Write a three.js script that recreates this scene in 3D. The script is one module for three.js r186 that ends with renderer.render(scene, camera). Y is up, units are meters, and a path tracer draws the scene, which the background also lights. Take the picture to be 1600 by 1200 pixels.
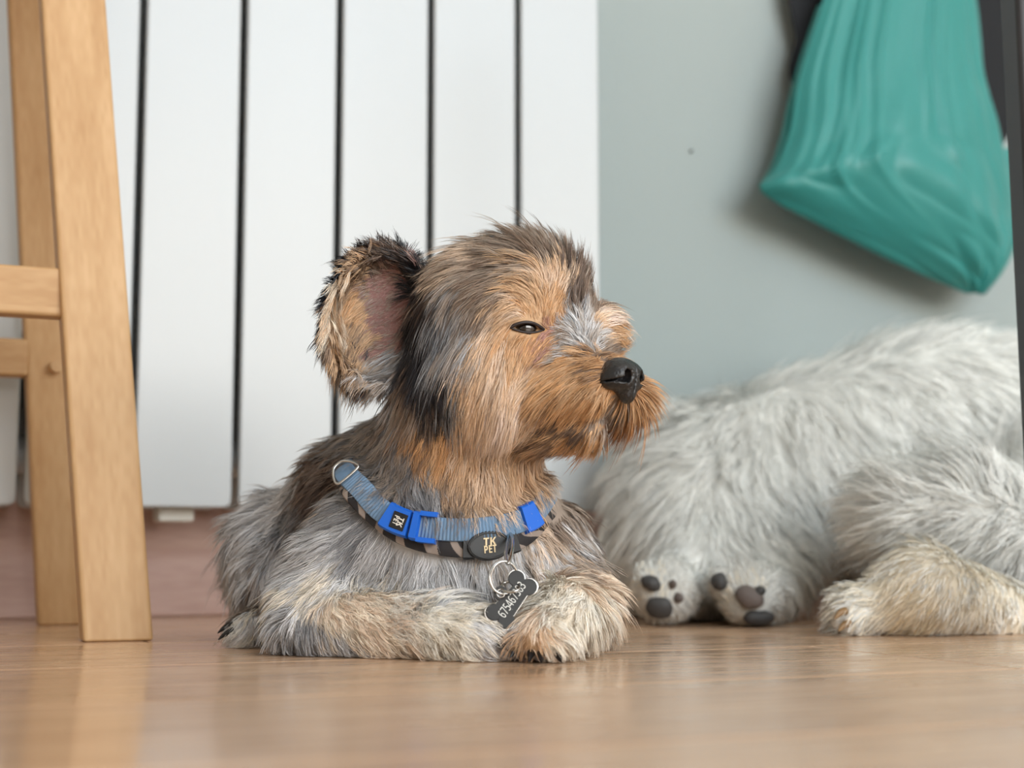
import * as THREE from 'three';
import { RoundedBoxGeometry } from 'three/addons/geometries/RoundedBoxGeometry.js';
import { mergeGeometries, mergeVertices, toCreasedNormals } from 'three/addons/utils/BufferGeometryUtils.js';
import { RectAreaLightUniformsLib } from 'three/addons/lights/RectAreaLightUniformsLib.js';
import { FontLoader } from 'three/addons/loaders/FontLoader.js';
import { TextGeometry } from 'three/addons/geometries/TextGeometry.js';

// ---------- camera: a phone held just above the floor, tilted up a little ----------
const FOCAL = 2350, EYE = 0.062, TILT = Math.atan(257 / FOCAL);
const scene = new THREE.Scene();
const camera = new THREE.PerspectiveCamera(2 * Math.atan(600 / FOCAL) * 180 / Math.PI, 1600 / 1200, 0.02, 40);
camera.position.set(0, EYE, 0);
camera.rotation.x = TILT;
camera.focus = 0.885;
camera.userData.fStop = 5.6;
scene.add(camera);

// ---------- sky outside the window ----------
{
  const w = 256, h = 128, data = new Float32Array(w * h * 4);
  for (let y = 0; y < h; y++) {
    const el = (y + 0.5) / h * 180 - 90, t = Math.max(0, el) / 90;
    for (let x = 0; x < w; x++) {
      const i = (y * w + x) * 4, k = Math.pow(1 - t, 3);
      data[i] = 0.42 + 0.55 * k; data[i + 1] = 0.62 + 0.4 * k; data[i + 2] = 0.95 + 0.1 * k; data[i + 3] = 1;
    }
  }
  const sky = new THREE.DataTexture(data, w, h, THREE.RGBAFormat, THREE.FloatType);
  sky.mapping = THREE.EquirectangularReflectionMapping; sky.magFilter = THREE.LinearFilter; sky.needsUpdate = true;
  scene.background = sky; scene.backgroundIntensity = 2.2;
}
const WINDOW_LIGHT = 9.5, EXPOSURE = 0.67;
const LOW_TINT = new THREE.Color().setRGB(1.12, 1.06, 0.97), HIGH_TINT = new THREE.Color().setRGB(0.70, 0.86, 1.0);   // bright haze low in the window, blue sky above

const renderer = new THREE.WebGLRenderer({ antialias: true });
renderer.toneMapping = THREE.LinearToneMapping;
renderer.toneMappingExposure = EXPOSURE;
renderer.shadowMap.enabled = true;
RectAreaLightUniformsLib.init();

// ---------- helpers ----------
const V = (x, y, z) => new THREE.Vector3(x, y, z);
function seeded(a) { return () => { a |= 0; a = a + 0x6D2B79F5 | 0; let t = Math.imul(a ^ a >>> 15, 1 | a); t = t + Math.imul(t ^ t >>> 7, 61 | t) ^ t; return ((t ^ t >>> 14) >>> 0) / 4294967296; }; }
const smooth = (a, b, x) => { const t = Math.min(1, Math.max(0, (x - a) / (b - a))); return t * t * (3 - 2 * t); };
const mix = (a, b, t) => a + (b - a) * t;
const hash3 = (x, y, z) => { let h = Math.imul(x, 374761393) + Math.imul(y, 668265263) + Math.imul(z, 2147483647 ^ 0x5bd1e995); h = Math.imul(h ^ h >>> 13, 1274126177); return ((h ^ h >>> 16) >>> 0) / 4294967296; };
function noise(x, y, z) {   // value noise, -1..1
  const xi = Math.floor(x), yi = Math.floor(y), zi = Math.floor(z), f = (t) => t * t * (3 - 2 * t), u = f(x - xi), v = f(y - yi), w = f(z - zi);
  let s = 0;
  for (let k = 0; k < 8; k++) s += hash3(xi + (k & 1), yi + (k >> 1 & 1), zi + (k >> 2)) * (k & 1 ? u : 1 - u) * (k & 2 ? v : 1 - v) * (k & 4 ? w : 1 - w);
  return s * 2 - 1;
}
const names = new Map();
function numbered(name) { const n = names.get(name) ?? 0; names.set(name, n + 1); return n ? name + '_' + String(n).padStart(3, '0') : name; }
function mesh(name, geometry, material, parent) {
  const m = new THREE.Mesh(geometry, material);
  m.name = numbered(name); m.castShadow = m.receiveShadow = true; parent.add(m);
  return m;
}
function thing(name, label, category, position = [0, 0, 0], turn = 0) {
  const g = new THREE.Group(); g.name = numbered(name); g.position.set(...position); g.rotation.y = turn; g.userData = { label, category }; scene.add(g);
  return g;
}
function structure(o) { o.userData.kind = 'structure'; return o; }
const phys = (o) => new THREE.MeshPhysicalMaterial(o);
const std = (o) => new THREE.MeshStandardMaterial(o);
// a point of the place: what the lens shows at (px, py) at a distance of d metres
const FW = V(0, Math.sin(TILT), -Math.cos(TILT)), UP = V(0, Math.cos(TILT), Math.sin(TILT)), RT = V(1, 0, 0);
const ray = (px, py) => FW.clone().multiplyScalar(FOCAL).addScaledVector(RT, px - 800).addScaledVector(UP, 600 - py);
function P(px, py, d) { const r = ray(px, py); return r.multiplyScalar(d / -r.z).add(camera.position); }
// the room's own axes: x along the radiator wall, z out of it
const TURN = 22.5 * Math.PI / 180, AX = V(Math.cos(TURN), 0, -Math.sin(TURN)), NZ = V(Math.sin(TURN), 0, Math.cos(TURN));
const ORIGIN = (() => { const r = ray(300, 962); return r.multiplyScalar(-EYE / r.y).add(camera.position); })();
const W = (x, y, z) => ORIGIN.clone().addScaledVector(AX, x).addScaledVector(NZ, z).setY(y);
const toRoom = (p) => { const q = p.clone().sub(ORIGIN); return V(q.dot(AX), p.y, q.dot(NZ)); };
function onPlane(px, py, z) { const r = ray(px, py), o = camera.position.clone().sub(ORIGIN); return toRoom(r.multiplyScalar((z - o.dot(NZ)) / r.dot(NZ)).add(camera.position)); }
function roomThing(name, label, category, x, y, z) { const p = W(x, y, z); return thing(name, label, category, [p.x, p.y, p.z], TURN); }
function inRoom(o) { o.position.copy(ORIGIN); o.rotation.y = TURN; return o; }
function box(sx, sy, sz, x, y, z, r = 0) { const g = r ? new RoundedBoxGeometry(sx, sy, sz, 2, r) : new THREE.BoxGeometry(sx, sy, sz); g.translate(x, y, z); return g; }
function dataTexture(w, h, f, srgb = true) {
  const d = new Uint8Array(w * h * 4);
  for (let y = 0; y < h; y++) for (let x = 0; x < w; x++) { const c = f(x, y), i = (y * w + x) * 4; d[i] = c[0]; d[i + 1] = c[1]; d[i + 2] = c[2]; d[i + 3] = 255; }
  const t = new THREE.DataTexture(d, w, h); t.wrapS = t.wrapT = THREE.RepeatWrapping; t.magFilter = THREE.LinearFilter;
  if (srgb) t.colorSpace = THREE.SRGBColorSpace;
  t.needsUpdate = true; return t;
}
// ---------- the room ----------
// wood texture: long grain along u, tileable
function woodTexture(w, h, base, dark, streaks, seed) {
  return dataTexture(w, h, (x, y) => {
    const u = x / w * Math.PI * 2, cu = Math.cos(u), su = Math.sin(u);
    const g = noise(cu * 0.7 + 7, su * 0.7 + seed, y / h * streaks) * 0.5 + noise(cu * 1.6 + 3, su * 1.6 + seed, y / h * streaks * 3.1) * 0.35 + noise(cu * 9, su * 9 + seed, y / h * streaks * 6) * 0.3;
    const t = Math.min(1, Math.max(0, 0.5 + g * 0.8));
    return base.map((c, k) => Math.round(mix(dark[k], c, t)));
  });
}
const floorTex = [1, 2, 3].map((s) => woodTexture(512, 256, [214, 179, 147], [188, 152, 121], 22, s * 17));
const floorRough = dataTexture(256, 256, (x, y) => { const n = noise(x / 9, y / 2.2, 4) * 26 + noise(x / 30, y / 30, 9) * 14; const v = Math.round(50 + n * 0.8); return [v, v, v]; }, false);
const floorMats = floorTex.map((t, k) => { const r = floorRough.clone(); r.repeat.set(1, 1); return phys({ name: 'laminate_' + k, map: t, roughness: 0.95, roughnessMap: r, specularIntensity: 0.9, color: new THREE.Color().setRGB(1, 1, 1) }); });
const RX0 = -2.2, RX1 = 2.6, RZ1 = 3.7, CEIL = 2.5;   // the room in its own axes; the radiator wall is z = 0
const floor = structure(mesh('floor', box(RX1 - RX0, 0.1, RZ1, (RX0 + RX1) / 2, -0.062, RZ1 / 2), std({ color: 0x6b4a30, roughness: 0.9 }), scene));
inRoom(floor);
{
  // laminate planks along the wall, each with eased edges
  const seam = onPlane(800, 1172, 0); const fr = ray(800, 1172), hit = toRoom(fr.multiplyScalar(-EYE / fr.y).add(camera.position));
  const PW = 0.193, PL = 1.285, z0 = hit.z - Math.ceil(hit.z / PW) * PW, rnd = seeded(5);
  const plankGeo = (len, wid, u0, v0) => {
    const s = new THREE.Shape(), a = len / 2 - 0.0005, b = wid / 2 - 0.0003; s.moveTo(-a, -b); s.lineTo(a, -b); s.lineTo(a, b); s.lineTo(-a, b);
    const g = new THREE.ExtrudeGeometry(s, { depth: 0.008, bevelEnabled: true, bevelThickness: 0.0008, bevelSize: 0.0013, bevelOffset: -0.0013, bevelSegments: 1 });
    g.rotateX(-Math.PI / 2); g.translate(0, -0.0088, 0);
    const p = g.attributes.position, uv = g.attributes.uv;
    for (let i = 0; i < p.count; i++) uv.setXY(i, (p.getX(i) + u0) / 0.9, (p.getZ(i) + v0) / 0.45);
    return g;
  };
  for (let r = 0, z = z0; z < RZ1; r++, z += PW) {
    const za = Math.max(0, z), zb = Math.min(RZ1, z + PW); if (zb - za < 0.01) continue;
    let x = RX0 - rnd() * PL * 0.9;
    while (x < RX1) {
      const xa = Math.max(RX0, x), xb = Math.min(RX1, x + PL); x += PL;
      if (xb - xa < 0.02) continue;
      const m = mesh('plank', plankGeo(xb - xa, zb - za, rnd() * 4, rnd() * 3), floorMats[Math.floor(rnd() * 3)], floor);
      m.position.set((xa + xb) / 2, 0, (za + zb) / 2);
    }
  }
}
const wallMat = phys({ name: 'painted_plaster', color: new THREE.Color().setRGB(0.345, 0.405, 0.405), roughness: 0.75, bumpMap: dataTexture(256, 256, (x, y) => { const v = 128 + noise(x / 4, y / 4, 2) * 30 + noise(x / 17, y / 17, 5) * 40; return [v, v, v]; }, false), bumpScale: 0.0006 });
const roomWhite = std({ name: 'room_paint', color: new THREE.Color().setRGB(0.72, 0.70, 0.66), roughness: 0.9 });
const T = 0.12;
inRoom(structure(mesh('wall_back', box(RX1 - RX0 + 2 * T, CEIL, T, (RX0 + RX1) / 2, CEIL / 2, -T / 2), wallMat, scene)));
inRoom(structure(mesh('wall_left', box(T, CEIL, RZ1, RX0 - T / 2, CEIL / 2, RZ1 / 2), roomWhite, scene)));
inRoom(structure(mesh('ceiling', box(RX1 - RX0 + 2 * T, T, RZ1 + 2 * T, (RX0 + RX1) / 2, CEIL + T / 2, RZ1 / 2), std({ color: 0xe8e6e2, roughness: 0.95 }), scene)));
inRoom(structure(mesh('wall_right', box(T, CEIL, RZ1, RX1 + T / 2, CEIL / 2, RZ1 / 2), roomWhite, scene)));
// the wall behind the camera with its wide window
const WX0 = -0.5, WX1 = 2.45, WY0 = 0.28, WY1 = 2.3;
{
  const a = RX0 - T, b = RX1 + T, z = RZ1 + T / 2;
  const g = mergeGeometries([box(b - a, WY0, T, (a + b) / 2, WY0 / 2, z), box(b - a, CEIL - WY1, T, (a + b) / 2, (CEIL + WY1) / 2, z),
    box(WX0 - a, WY1 - WY0, T, (a + WX0) / 2, (WY0 + WY1) / 2, z), box(b - WX1, WY1 - WY0, T, (b + WX1) / 2, (WY0 + WY1) / 2, z)]);
  inRoom(structure(mesh('wall_front', g, roomWhite, scene)));
  const frameMat = std({ color: 0xf2f2f0, roughness: 0.4 }), win = structure(new THREE.Group()); win.name = 'window_1'; inRoom(win); scene.add(win);
  const f = [], w = 0.05, cx = (WX0 + WX1) / 2, cy = (WY0 + WY1) / 2;
  f.push(box(WX1 - WX0, w, 0.06, cx, WY0 + w / 2, z), box(WX1 - WX0, w, 0.06, cx, WY1 - w / 2, z));
  for (const x of [WX0 + w / 2, cx, WX1 - w / 2]) f.push(box(w, WY1 - WY0 - 2 * w, 0.06, x, cy, z));
  mesh('window_frame', mergeGeometries(f), frameMat, win);
  mesh('pane', box(WX1 - WX0 - 2 * w, WY1 - WY0 - 2 * w, 0.004, cx, cy, z), phys({ transmission: 1, roughness: 0, thickness: 0, ior: 1.5 }), win);
  const BAR = 1.48; mesh('transom', box(WX1 - WX0 - 2 * w, 0.05, 0.06, cx, BAR, z), frameMat, win);
  // the daylight that comes through it
  for (const [y0, y1, tint] of [[WY0 + w, BAR - 0.025, LOW_TINT], [BAR + 0.025, WY1 - w, HIGH_TINT]]) {
  const light = new THREE.RectAreaLight(tint, WINDOW_LIGHT, WX1 - WX0 - 2 * w, y1 - y0);
  light.position.copy(W(cx, (y0 + y1) / 2, RZ1 - 0.01)); light.lookAt(W(cx, (y0 + y1) / 2, 0)); scene.add(light);
  }
}
// wooden skirting board along the wall
{
  const t = woodTexture(512, 256, [205, 174, 162], [181, 147, 134], 16, 91);
  const g = box(RX1 - RX0, 0.118, 0.014, (RX0 + RX1) / 2, 0.059, 0.007, 0.003), p = g.attributes.position, uv = g.attributes.uv;
  for (let i = 0; i < p.count; i++) uv.setXY(i, p.getX(i) / 0.8, p.getY(i) / 0.22);
  inRoom(structure(mesh('baseboard_back', g, phys({ map: t, roughness: 0.45 }), scene)));
}
// ---------- radiator: flat white aluminium columns ----------
const RADZ = 0.10;
{
  const edges = [217, 377, 528, 674.5, 811].map((px) => onPlane(px, 300, RADZ).x), right = onPlane(941, 300, RADZ).x, bottom = onPlane(300, 793, RADZ).y;
  const pitch = (right - edges[0]) / 5, gap = 0.0062, H = 0.62, w = pitch - gap;
  const rad = roomThing('radiator', 'tall white aluminium radiator of flat vertical panels on the wall behind the dogs', 'radiator', (edges[0] + right) / 2, bottom, RADZ);
  const paint = phys({ name: 'white_enamel', color: new THREE.Color().setRGB(0.525, 0.565, 0.585), roughness: 0.42, clearcoat: 0.5, clearcoatRoughness: 0.24 });
  const rr = 0.008, s = new THREE.Shape(), a = w / 2, c = 0.0022;
  s.moveTo(-a + rr, 0); s.lineTo(a - rr, 0); s.quadraticCurveTo(a, 0, a, rr); s.lineTo(a, H - rr); s.quadraticCurveTo(a, H, a - rr, H); s.lineTo(-a + rr, H); s.quadraticCurveTo(-a, H, -a, H - rr); s.lineTo(-a, rr); s.quadraticCurveTo(-a, 0, -a + rr, 0);
  const plate = new THREE.ExtrudeGeometry(s, { depth: 0.004, bevelEnabled: true, bevelThickness: c, bevelSize: c, bevelOffset: -c, bevelSegments: 3, curveSegments: 6 });
  plate.translate(0, 0, -0.004 - c);
  const fin = box(0.012, H - 0.05, 0.05, 0, H / 2, -0.034, 0.003), tube = box(0.03, H - 0.04, 0.026, 0, H / 2, -0.045, 0.006);
  const back = plate.clone(); back.translate(0, 0, -0.07);
  const strip = (g) => { const n = g.index ? g.toNonIndexed() : g; for (const k of Object.keys(n.attributes)) if (!['position', 'normal', 'uv'].includes(k)) n.deleteAttribute(k); return n; };
  const column = mergeGeometries([plate, fin, tube, back].map(strip));
  const mid = (edges[0] + right) / 2;
  for (let k = -5; k < 5; k++) mesh('panel', column, paint, rad).position.set(edges[0] + (k + 0.5) * pitch - mid, 0, 0);
  const darkIron = std({ color: 0x33403f, roughness: 0.7 });
  const L = pitch * 10, x = edges[0] - mid;
  for (const y of [0.045, H - 0.045]) { const g = new THREE.CylinderGeometry(0.016, 0.016, L - 0.02, 24); g.rotateZ(Math.PI / 2); g.translate(x, y, -0.044); mesh('header_pipe', g, paint, rad); }
  const bx = onPlane(271, 802, RADZ - 0.035).x - mid;
  const foot = mergeGeometries([box(0.032, 0.014, 0.03, bx, -0.005, -0.035, 0.003), box(0.02, 0.03, 0.018, bx, 0.012, -0.035, 0.003)].map(strip));
  mesh('drain_plug', foot, std({ color: 0xe4e6e0, roughness: 0.5 }), rad);
  for (const k of [-4.5, 3.5]) { for (const y of [0.08, 0.5]) mesh('wall_bracket', box(0.025, 0.05, 0.018, edges[0] + (k + 0.5) * pitch - mid, y, -0.082), darkIron, rad); }
}
// small dark mark of a filled nail hole: a nail head in the wall
{
  const q = onPlane(1080, 236, 0.002), n = roomThing('nail', 'tiny dark nail head in the grey wall', 'nail', q.x, q.y, 0);
  const g = new THREE.LatheGeometry([[0, 0.0035], [0.0012, 0.0034], [0.0018, 0.0028], [0.0018, 0.0022], [0.0007, 0.002], [0.0007, -0.01]].map((a) => new THREE.Vector2(...a)), 16); g.rotateX(Math.PI / 2);
  mesh('nail_head', g, std({ color: 0x4a4a48, roughness: 0.6, metalness: 0.6 }), n);
}
// ---------- wooden step stool ----------
{
  const pine = phys({ name: 'pine', map: woodTexture(512, 256, [208, 171, 126], [186, 145, 98], 14, 33), roughness: 0.55 });
  const foot = (px, py) => { const r = ray(px, py); return toRoom(r.multiplyScalar(-EYE / r.y).add(camera.position)); };
  const F = foot(182, 1001), B = foot(92, 976);          // middles of the front and rear feet of the near right pair
  const lad = roomThing('step_stool', 'wooden pine step stool with splayed square legs and two rungs, standing left of the dog', 'stool', F.x, 0, F.z);
  const APEX = 0.62;
  // tops: lean read from where the legs leave the frame
  const ft = toRoom(P(112, 0, 1.075)), bt = toRoom(P(46, 0, 1.17));
  const up = (a, b) => { const k = APEX / b.y; return V(a.x + (b.x - a.x) * k, APEX, a.z + (b.z - a.z) * k); };
  const Ft = up(F, ft), Bt = up(B, bt);
  const rel = (p) => V(p.x - F.x, p.y, p.z - F.z);
  function bar(a, b, w, d, flatEnds = true) {   // a square bar from a to b, its ends level
    const g = new RoundedBoxGeometry(w, 1, d, 2, 0.003), p = g.attributes.position, uv = g.attributes.uv, l = a.distanceTo(b);
    for (let i = 0; i < p.count; i++) { const t = p.getY(i) + 0.5; uv.setXY(i, t * l / 0.5, (p.getX(i) + p.getZ(i) + 0.1) / 0.2); p.setXYZ(i, mix(a.x, b.x, t) + p.getX(i), mix(a.y, b.y, t), mix(a.z, b.z, t) + p.getZ(i)); }
    g.computeVertexNormals(); return g;
  }
  const FWD = 0.046, SPAN = 0.36;                         // width of a leg, distance between the side frames
  const mir = (p) => V(2 * (-SPAN / 2) - p.x, p.y, p.z);
  const legs = [[rel(F), rel(Ft), 0.046, 0.024], [rel(B), rel(Bt), 0.034, 0.024]];
  for (const [a, b, w, d] of legs) { mesh('leg', bar(a, b, w, d), pine, lad); mesh('leg', bar(mir(a), mir(b), w, d), pine, lad); }
  const at = (L, y) => { const t = (y - L[0].y) / (L[1].y - L[0].y); return L[0].clone().lerp(L[1], t); };
  const rung = (L, y, h, d, back) => { const p = at(L, y), q = mir(p); const g = new RoundedBoxGeometry(p.x - q.x - 0.03, h, d, 2, 0.003); const uv = g.attributes.uv, ps = g.attributes.position; for (let i = 0; i < uv.count; i++) uv.setXY(i, ps.getX(i) / 0.5, (ps.getY(i) + ps.getZ(i)) / 0.2); g.translate((p.x + q.x) / 2, y, p.z + back); mesh('rung', g, pine, lad); };
  const yAt = (px, py, L) => { const z = at(L, 0.25).z + F.z; return onPlane(px, py, z).y; };
  rung(legs[0], yAt(60, 457, legs[0]), 0.0345, 0.022, -0.004);
  rung(legs[1], yAt(30, 560, legs[1]), 0.030, 0.022, 0.003);
  const peg = at(legs[1], yAt(85, 575, legs[1])); const pg = new THREE.CylinderGeometry(0.005, 0.005, 0.014, 16); pg.rotateX(Math.PI / 2); pg.translate(peg.x + 0.006, peg.y, peg.z + 0.014); mesh('peg', pg, pine, lad);
  // the step plate on top
  const m = Ft.clone().add(Bt).multiplyScalar(0.5), c = rel(m);
  const top = new RoundedBoxGeometry(SPAN + 0.12 - 2 * Math.abs(c.x), 0.024, Math.abs(Ft.z - Bt.z) + 0.09, 3, 0.005); top.translate(-SPAN / 2, APEX + 0.012, c.z);
  const uv = top.attributes.uv, tp = top.attributes.position; for (let i = 0; i < uv.count; i++) uv.setXY(i, tp.getX(i) / 0.5, tp.getZ(i) / 0.2);
  mesh('step', top, pine, lad);
}
// ---------- dark furniture leg at the right edge ----------
{
  const d = 1.0, a = P(1655, 1003, d), t = P(1613, 0, d), c = 0.034;
  const g0 = a.clone().setY(0), top = a.clone().lerp(t, 0.72 / t.y).setY(0.72);
  const leg = thing('table', 'dark painted table leg slanting at the right edge in front of the white dog', 'table', [g0.x, 0, g0.z], 0);
  const dark = phys({ name: 'dark_paint', color: 0x2b2b2e, roughness: 0.5 });
  const g = new RoundedBoxGeometry(c, 1, c, 3, 0.004), p = g.attributes.position;
  for (let i = 0; i < p.count; i++) { const k = p.getY(i) + 0.5; p.setXYZ(i, p.getX(i) * (0.8 + 0.35 * k) + (top.x - g0.x) * k, k * 0.712 + 0.008, p.getZ(i) * (0.8 + 0.35 * k)); }
  g.computeVertexNormals(); mesh('leg', g, dark, leg);
  mesh('glide', new THREE.CylinderGeometry(0.012, 0.014, 0.008, 20).translate(0, 0.004, 0), std({ color: 0x151516, roughness: 0.8 }), leg);
}
// ---------- plastic carrier bag and dark cloth bag on a wall hook ----------
function spline(points) { const c = new THREE.CatmullRomCurve3(points.map(([a, b]) => V(a, b, 0)), false, 'centripetal'); return (t) => c.getPoint(t); }
// a closed sheet between a left and a right outline (both run from top to bottom, pixels), with thickness depth(v) and folds
function pouch(left, right, dist, nu, nv, depth, fold, back = 1) {
  const L = spline(left), R = spline(right), pos = [], uv = [], idx = [], wn = NZ.clone().multiplyScalar(1);
  for (let j = 0; j <= nv; j++) {
    const v = j / nv, a = L(v), b = R(v), A = P(a.x, a.y, dist + (a.x - 1400) * 0.00033), B = P(b.x, b.y, dist + (b.x - 1400) * 0.00033);
    for (let i = 0; i <= nu; i++) {
      const u = i / nu * Math.PI * 2, s = (1 - Math.cos(u)) / 2, q = A.clone().lerp(B, s), f = fold(s, v, Math.sin(u) >= 0 ? 1 : -1, u);
      q.addScaledVector(wn, (Math.sin(u) > 0 ? 1 : back) * Math.sin(u) * depth(v, s) + f * Math.min(1, Math.abs(Math.sin(u)) * 2.5)); pos.push(q.x, q.y, q.z); uv.push(s, v);
    }
  }
  for (let j = 0; j < nv; j++) for (let i = 0; i < nu; i++) { const a = j * (nu + 1) + i, b = a + nu + 1; idx.push(a, a + 1, b, b, a + 1, b + 1); }
  const g = new THREE.BufferGeometry(); g.setAttribute('position', new THREE.Float32BufferAttribute(pos, 3)); g.setAttribute('uv', new THREE.Float32BufferAttribute(uv, 2)); g.setIndex(idx); g.computeVertexNormals();
  return g;
}
const recentre = (g, at) => { g.translate(-at.x, -at.y, -at.z); return g; };
{
  const hook = onPlane(1410, -420, 0.0), hookPos = W(hook.x, hook.y, 0);
  const hk = roomThing('coat_hook', 'metal coat hook on the wall above the green bag', 'hook', hook.x, hook.y, 0);
  const metal = std({ color: 0x8a8d90, metalness: 0.9, roughness: 0.35 });
  mesh('plate', box(0.03, 0.07, 0.004, 0, 0, 0.002, 0.0015), metal, hk);
  const hc = new THREE.CatmullRomCurve3([V(0, 0, 0.004), V(0, -0.012, 0.04), V(0, -0.012, 0.08), V(0, 0.012, 0.11)]);
  mesh('peg', new THREE.TubeGeometry(hc, 24, 0.005, 10), metal, hk);
  // green bag
  const d = 1.645;
  const left = [[1392, -400], [1372, -260], [1322, -120], [1286, 0], [1247, 130], [1233, 205], [1208, 268], [1187, 294], [1215, 318], [1290, 357], [1400, 412], [1470, 442], [1512, 458]];
  const right = [[1428, -400], [1452, -260], [1500, -120], [1526, 0], [1532, 60], [1536, 110], [1547, 160], [1560, 215], [1574, 270], [1584, 330], [1586, 375], [1566, 425], [1534, 461]];
  const rnd = seeded(9), rid = []; for (let k = 0; k < 26; k++) rid.push([rnd() * 1.1 - 0.05, rnd() * 0.35, 0.3 + rnd() * 0.45, 0.006 + rnd() * 0.018, (rnd() < 0.35 ? -1 : 1) * (0.001 + rnd() * 0.0034), (rnd() - 0.5) * 0.25]);
  const fold = (s, v, side) => {
    let f = noise(s * 3 + side * 9, v * 4, 2) * 0.006 * smooth(0.2, 0.6, v) + noise(s * 9 + side * 5, v * 9 + s * 4, 7) * 0.002 + Math.abs(noise(s * 6 + v * 5, v * 7 - s * 5 + side, 12)) * 0.008 * smooth(0.35, 0.65, v);
    for (const [c, a, b, w, h, sl] of rid) { const x = (s - (c + sl * (v - 0.5))) / w; f += h * Math.exp(-x * x) * smooth(a - 0.1, a + 0.1, v) * (1 - smooth(b - 0.15, b + 0.1, v)); }
    return f;
  };
  const depth = (v, s) => 0.006 + 0.05 * Math.pow(Math.max(0, Math.sin(Math.PI * Math.pow(v, 1.5))), 1.1) * Math.pow(Math.max(0, Math.sin(Math.PI * Math.min(1, Math.max(0, s)))), 0.4);
  const at = P(1400, 240, d);
  const bag = thing('plastic_bag', 'teal green plastic carrier bag, full and creased, hanging on the wall', 'bag', [at.x, at.y, at.z]);
  const plastic = phys({ name: 'green_film', color: new THREE.Color().setRGB(0.042, 0.315, 0.295), roughness: 0.42, transmission: 0.22, thickness: 0, specularIntensity: 0.9, side: THREE.DoubleSide });
  mesh('bag_body', recentre(pouch(left, right, d, 260, 200, depth, fold, 0.2), at), plastic, bag);
  // side gusset edge, folded inward and seen as a second layer at the left
  const gl = [[1278, 8], [1250, 90], [1231, 160], [1219, 215], [1203, 262], [1186, 290]], gr = [[1300, 10], [1282, 90], [1262, 160], [1250, 215], [1230, 265], [1200, 298]];
  mesh('gusset', recentre(pouch(gl, gr, d + 0.022, 40, 60, (v) => 0.004, (s, v) => noise(s * 4, v * 6, 3) * 0.001), at), plastic, bag);
  const g2l = [[1548, 236], [1552, 262], [1560, 300], [1570, 340]], g2r = [[1582, 232], [1590, 262], [1592, 300], [1590, 340]];
  mesh('gusset', recentre(pouch(g2l, g2r, d + 0.018, 40, 30, () => 0.006, (s, v) => noise(s * 4, v * 6, 5) * 0.001), at), plastic, bag);
  // dark cloth bag behind it
  const bl = [[1360, -400], [1290, -250], [1236, -80], [1230, -20], [1238, 30], [1243, 58], [1236, 88], [1232, 108], [1236, 128], [1260, 155], [1320, 180], [1400, 205]];
  const br = [[1450, -400], [1520, -250], [1575, -80], [1580, -20], [1582, 40], [1584, 90], [1584, 130], [1582, 170], [1578, 205], [1566, 226], [1545, 234], [1440, 212]];
  const at2 = P(1400, 60, d + 0.045);
  const sack = thing('cloth_bag', 'nearly black cloth bag with a wavy edge hanging behind the green bag', 'bag', [at2.x, at2.y, at2.z]);
  mesh('bag_body', recentre(pouch(bl, br, d + 0.045, 120, 90, (v) => 0.005 + 0.009 * smooth(0.1, 0.5, v) * Math.sqrt(Math.max(0, 1 - v)), (s, v, k) => noise(s * 8, v * 3, k + 4) * 0.003), at2), phys({ name: 'dark_cloth', color: 0x14181d, roughness: 0.85, sheen: 0.15 }), sack);
}
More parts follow.
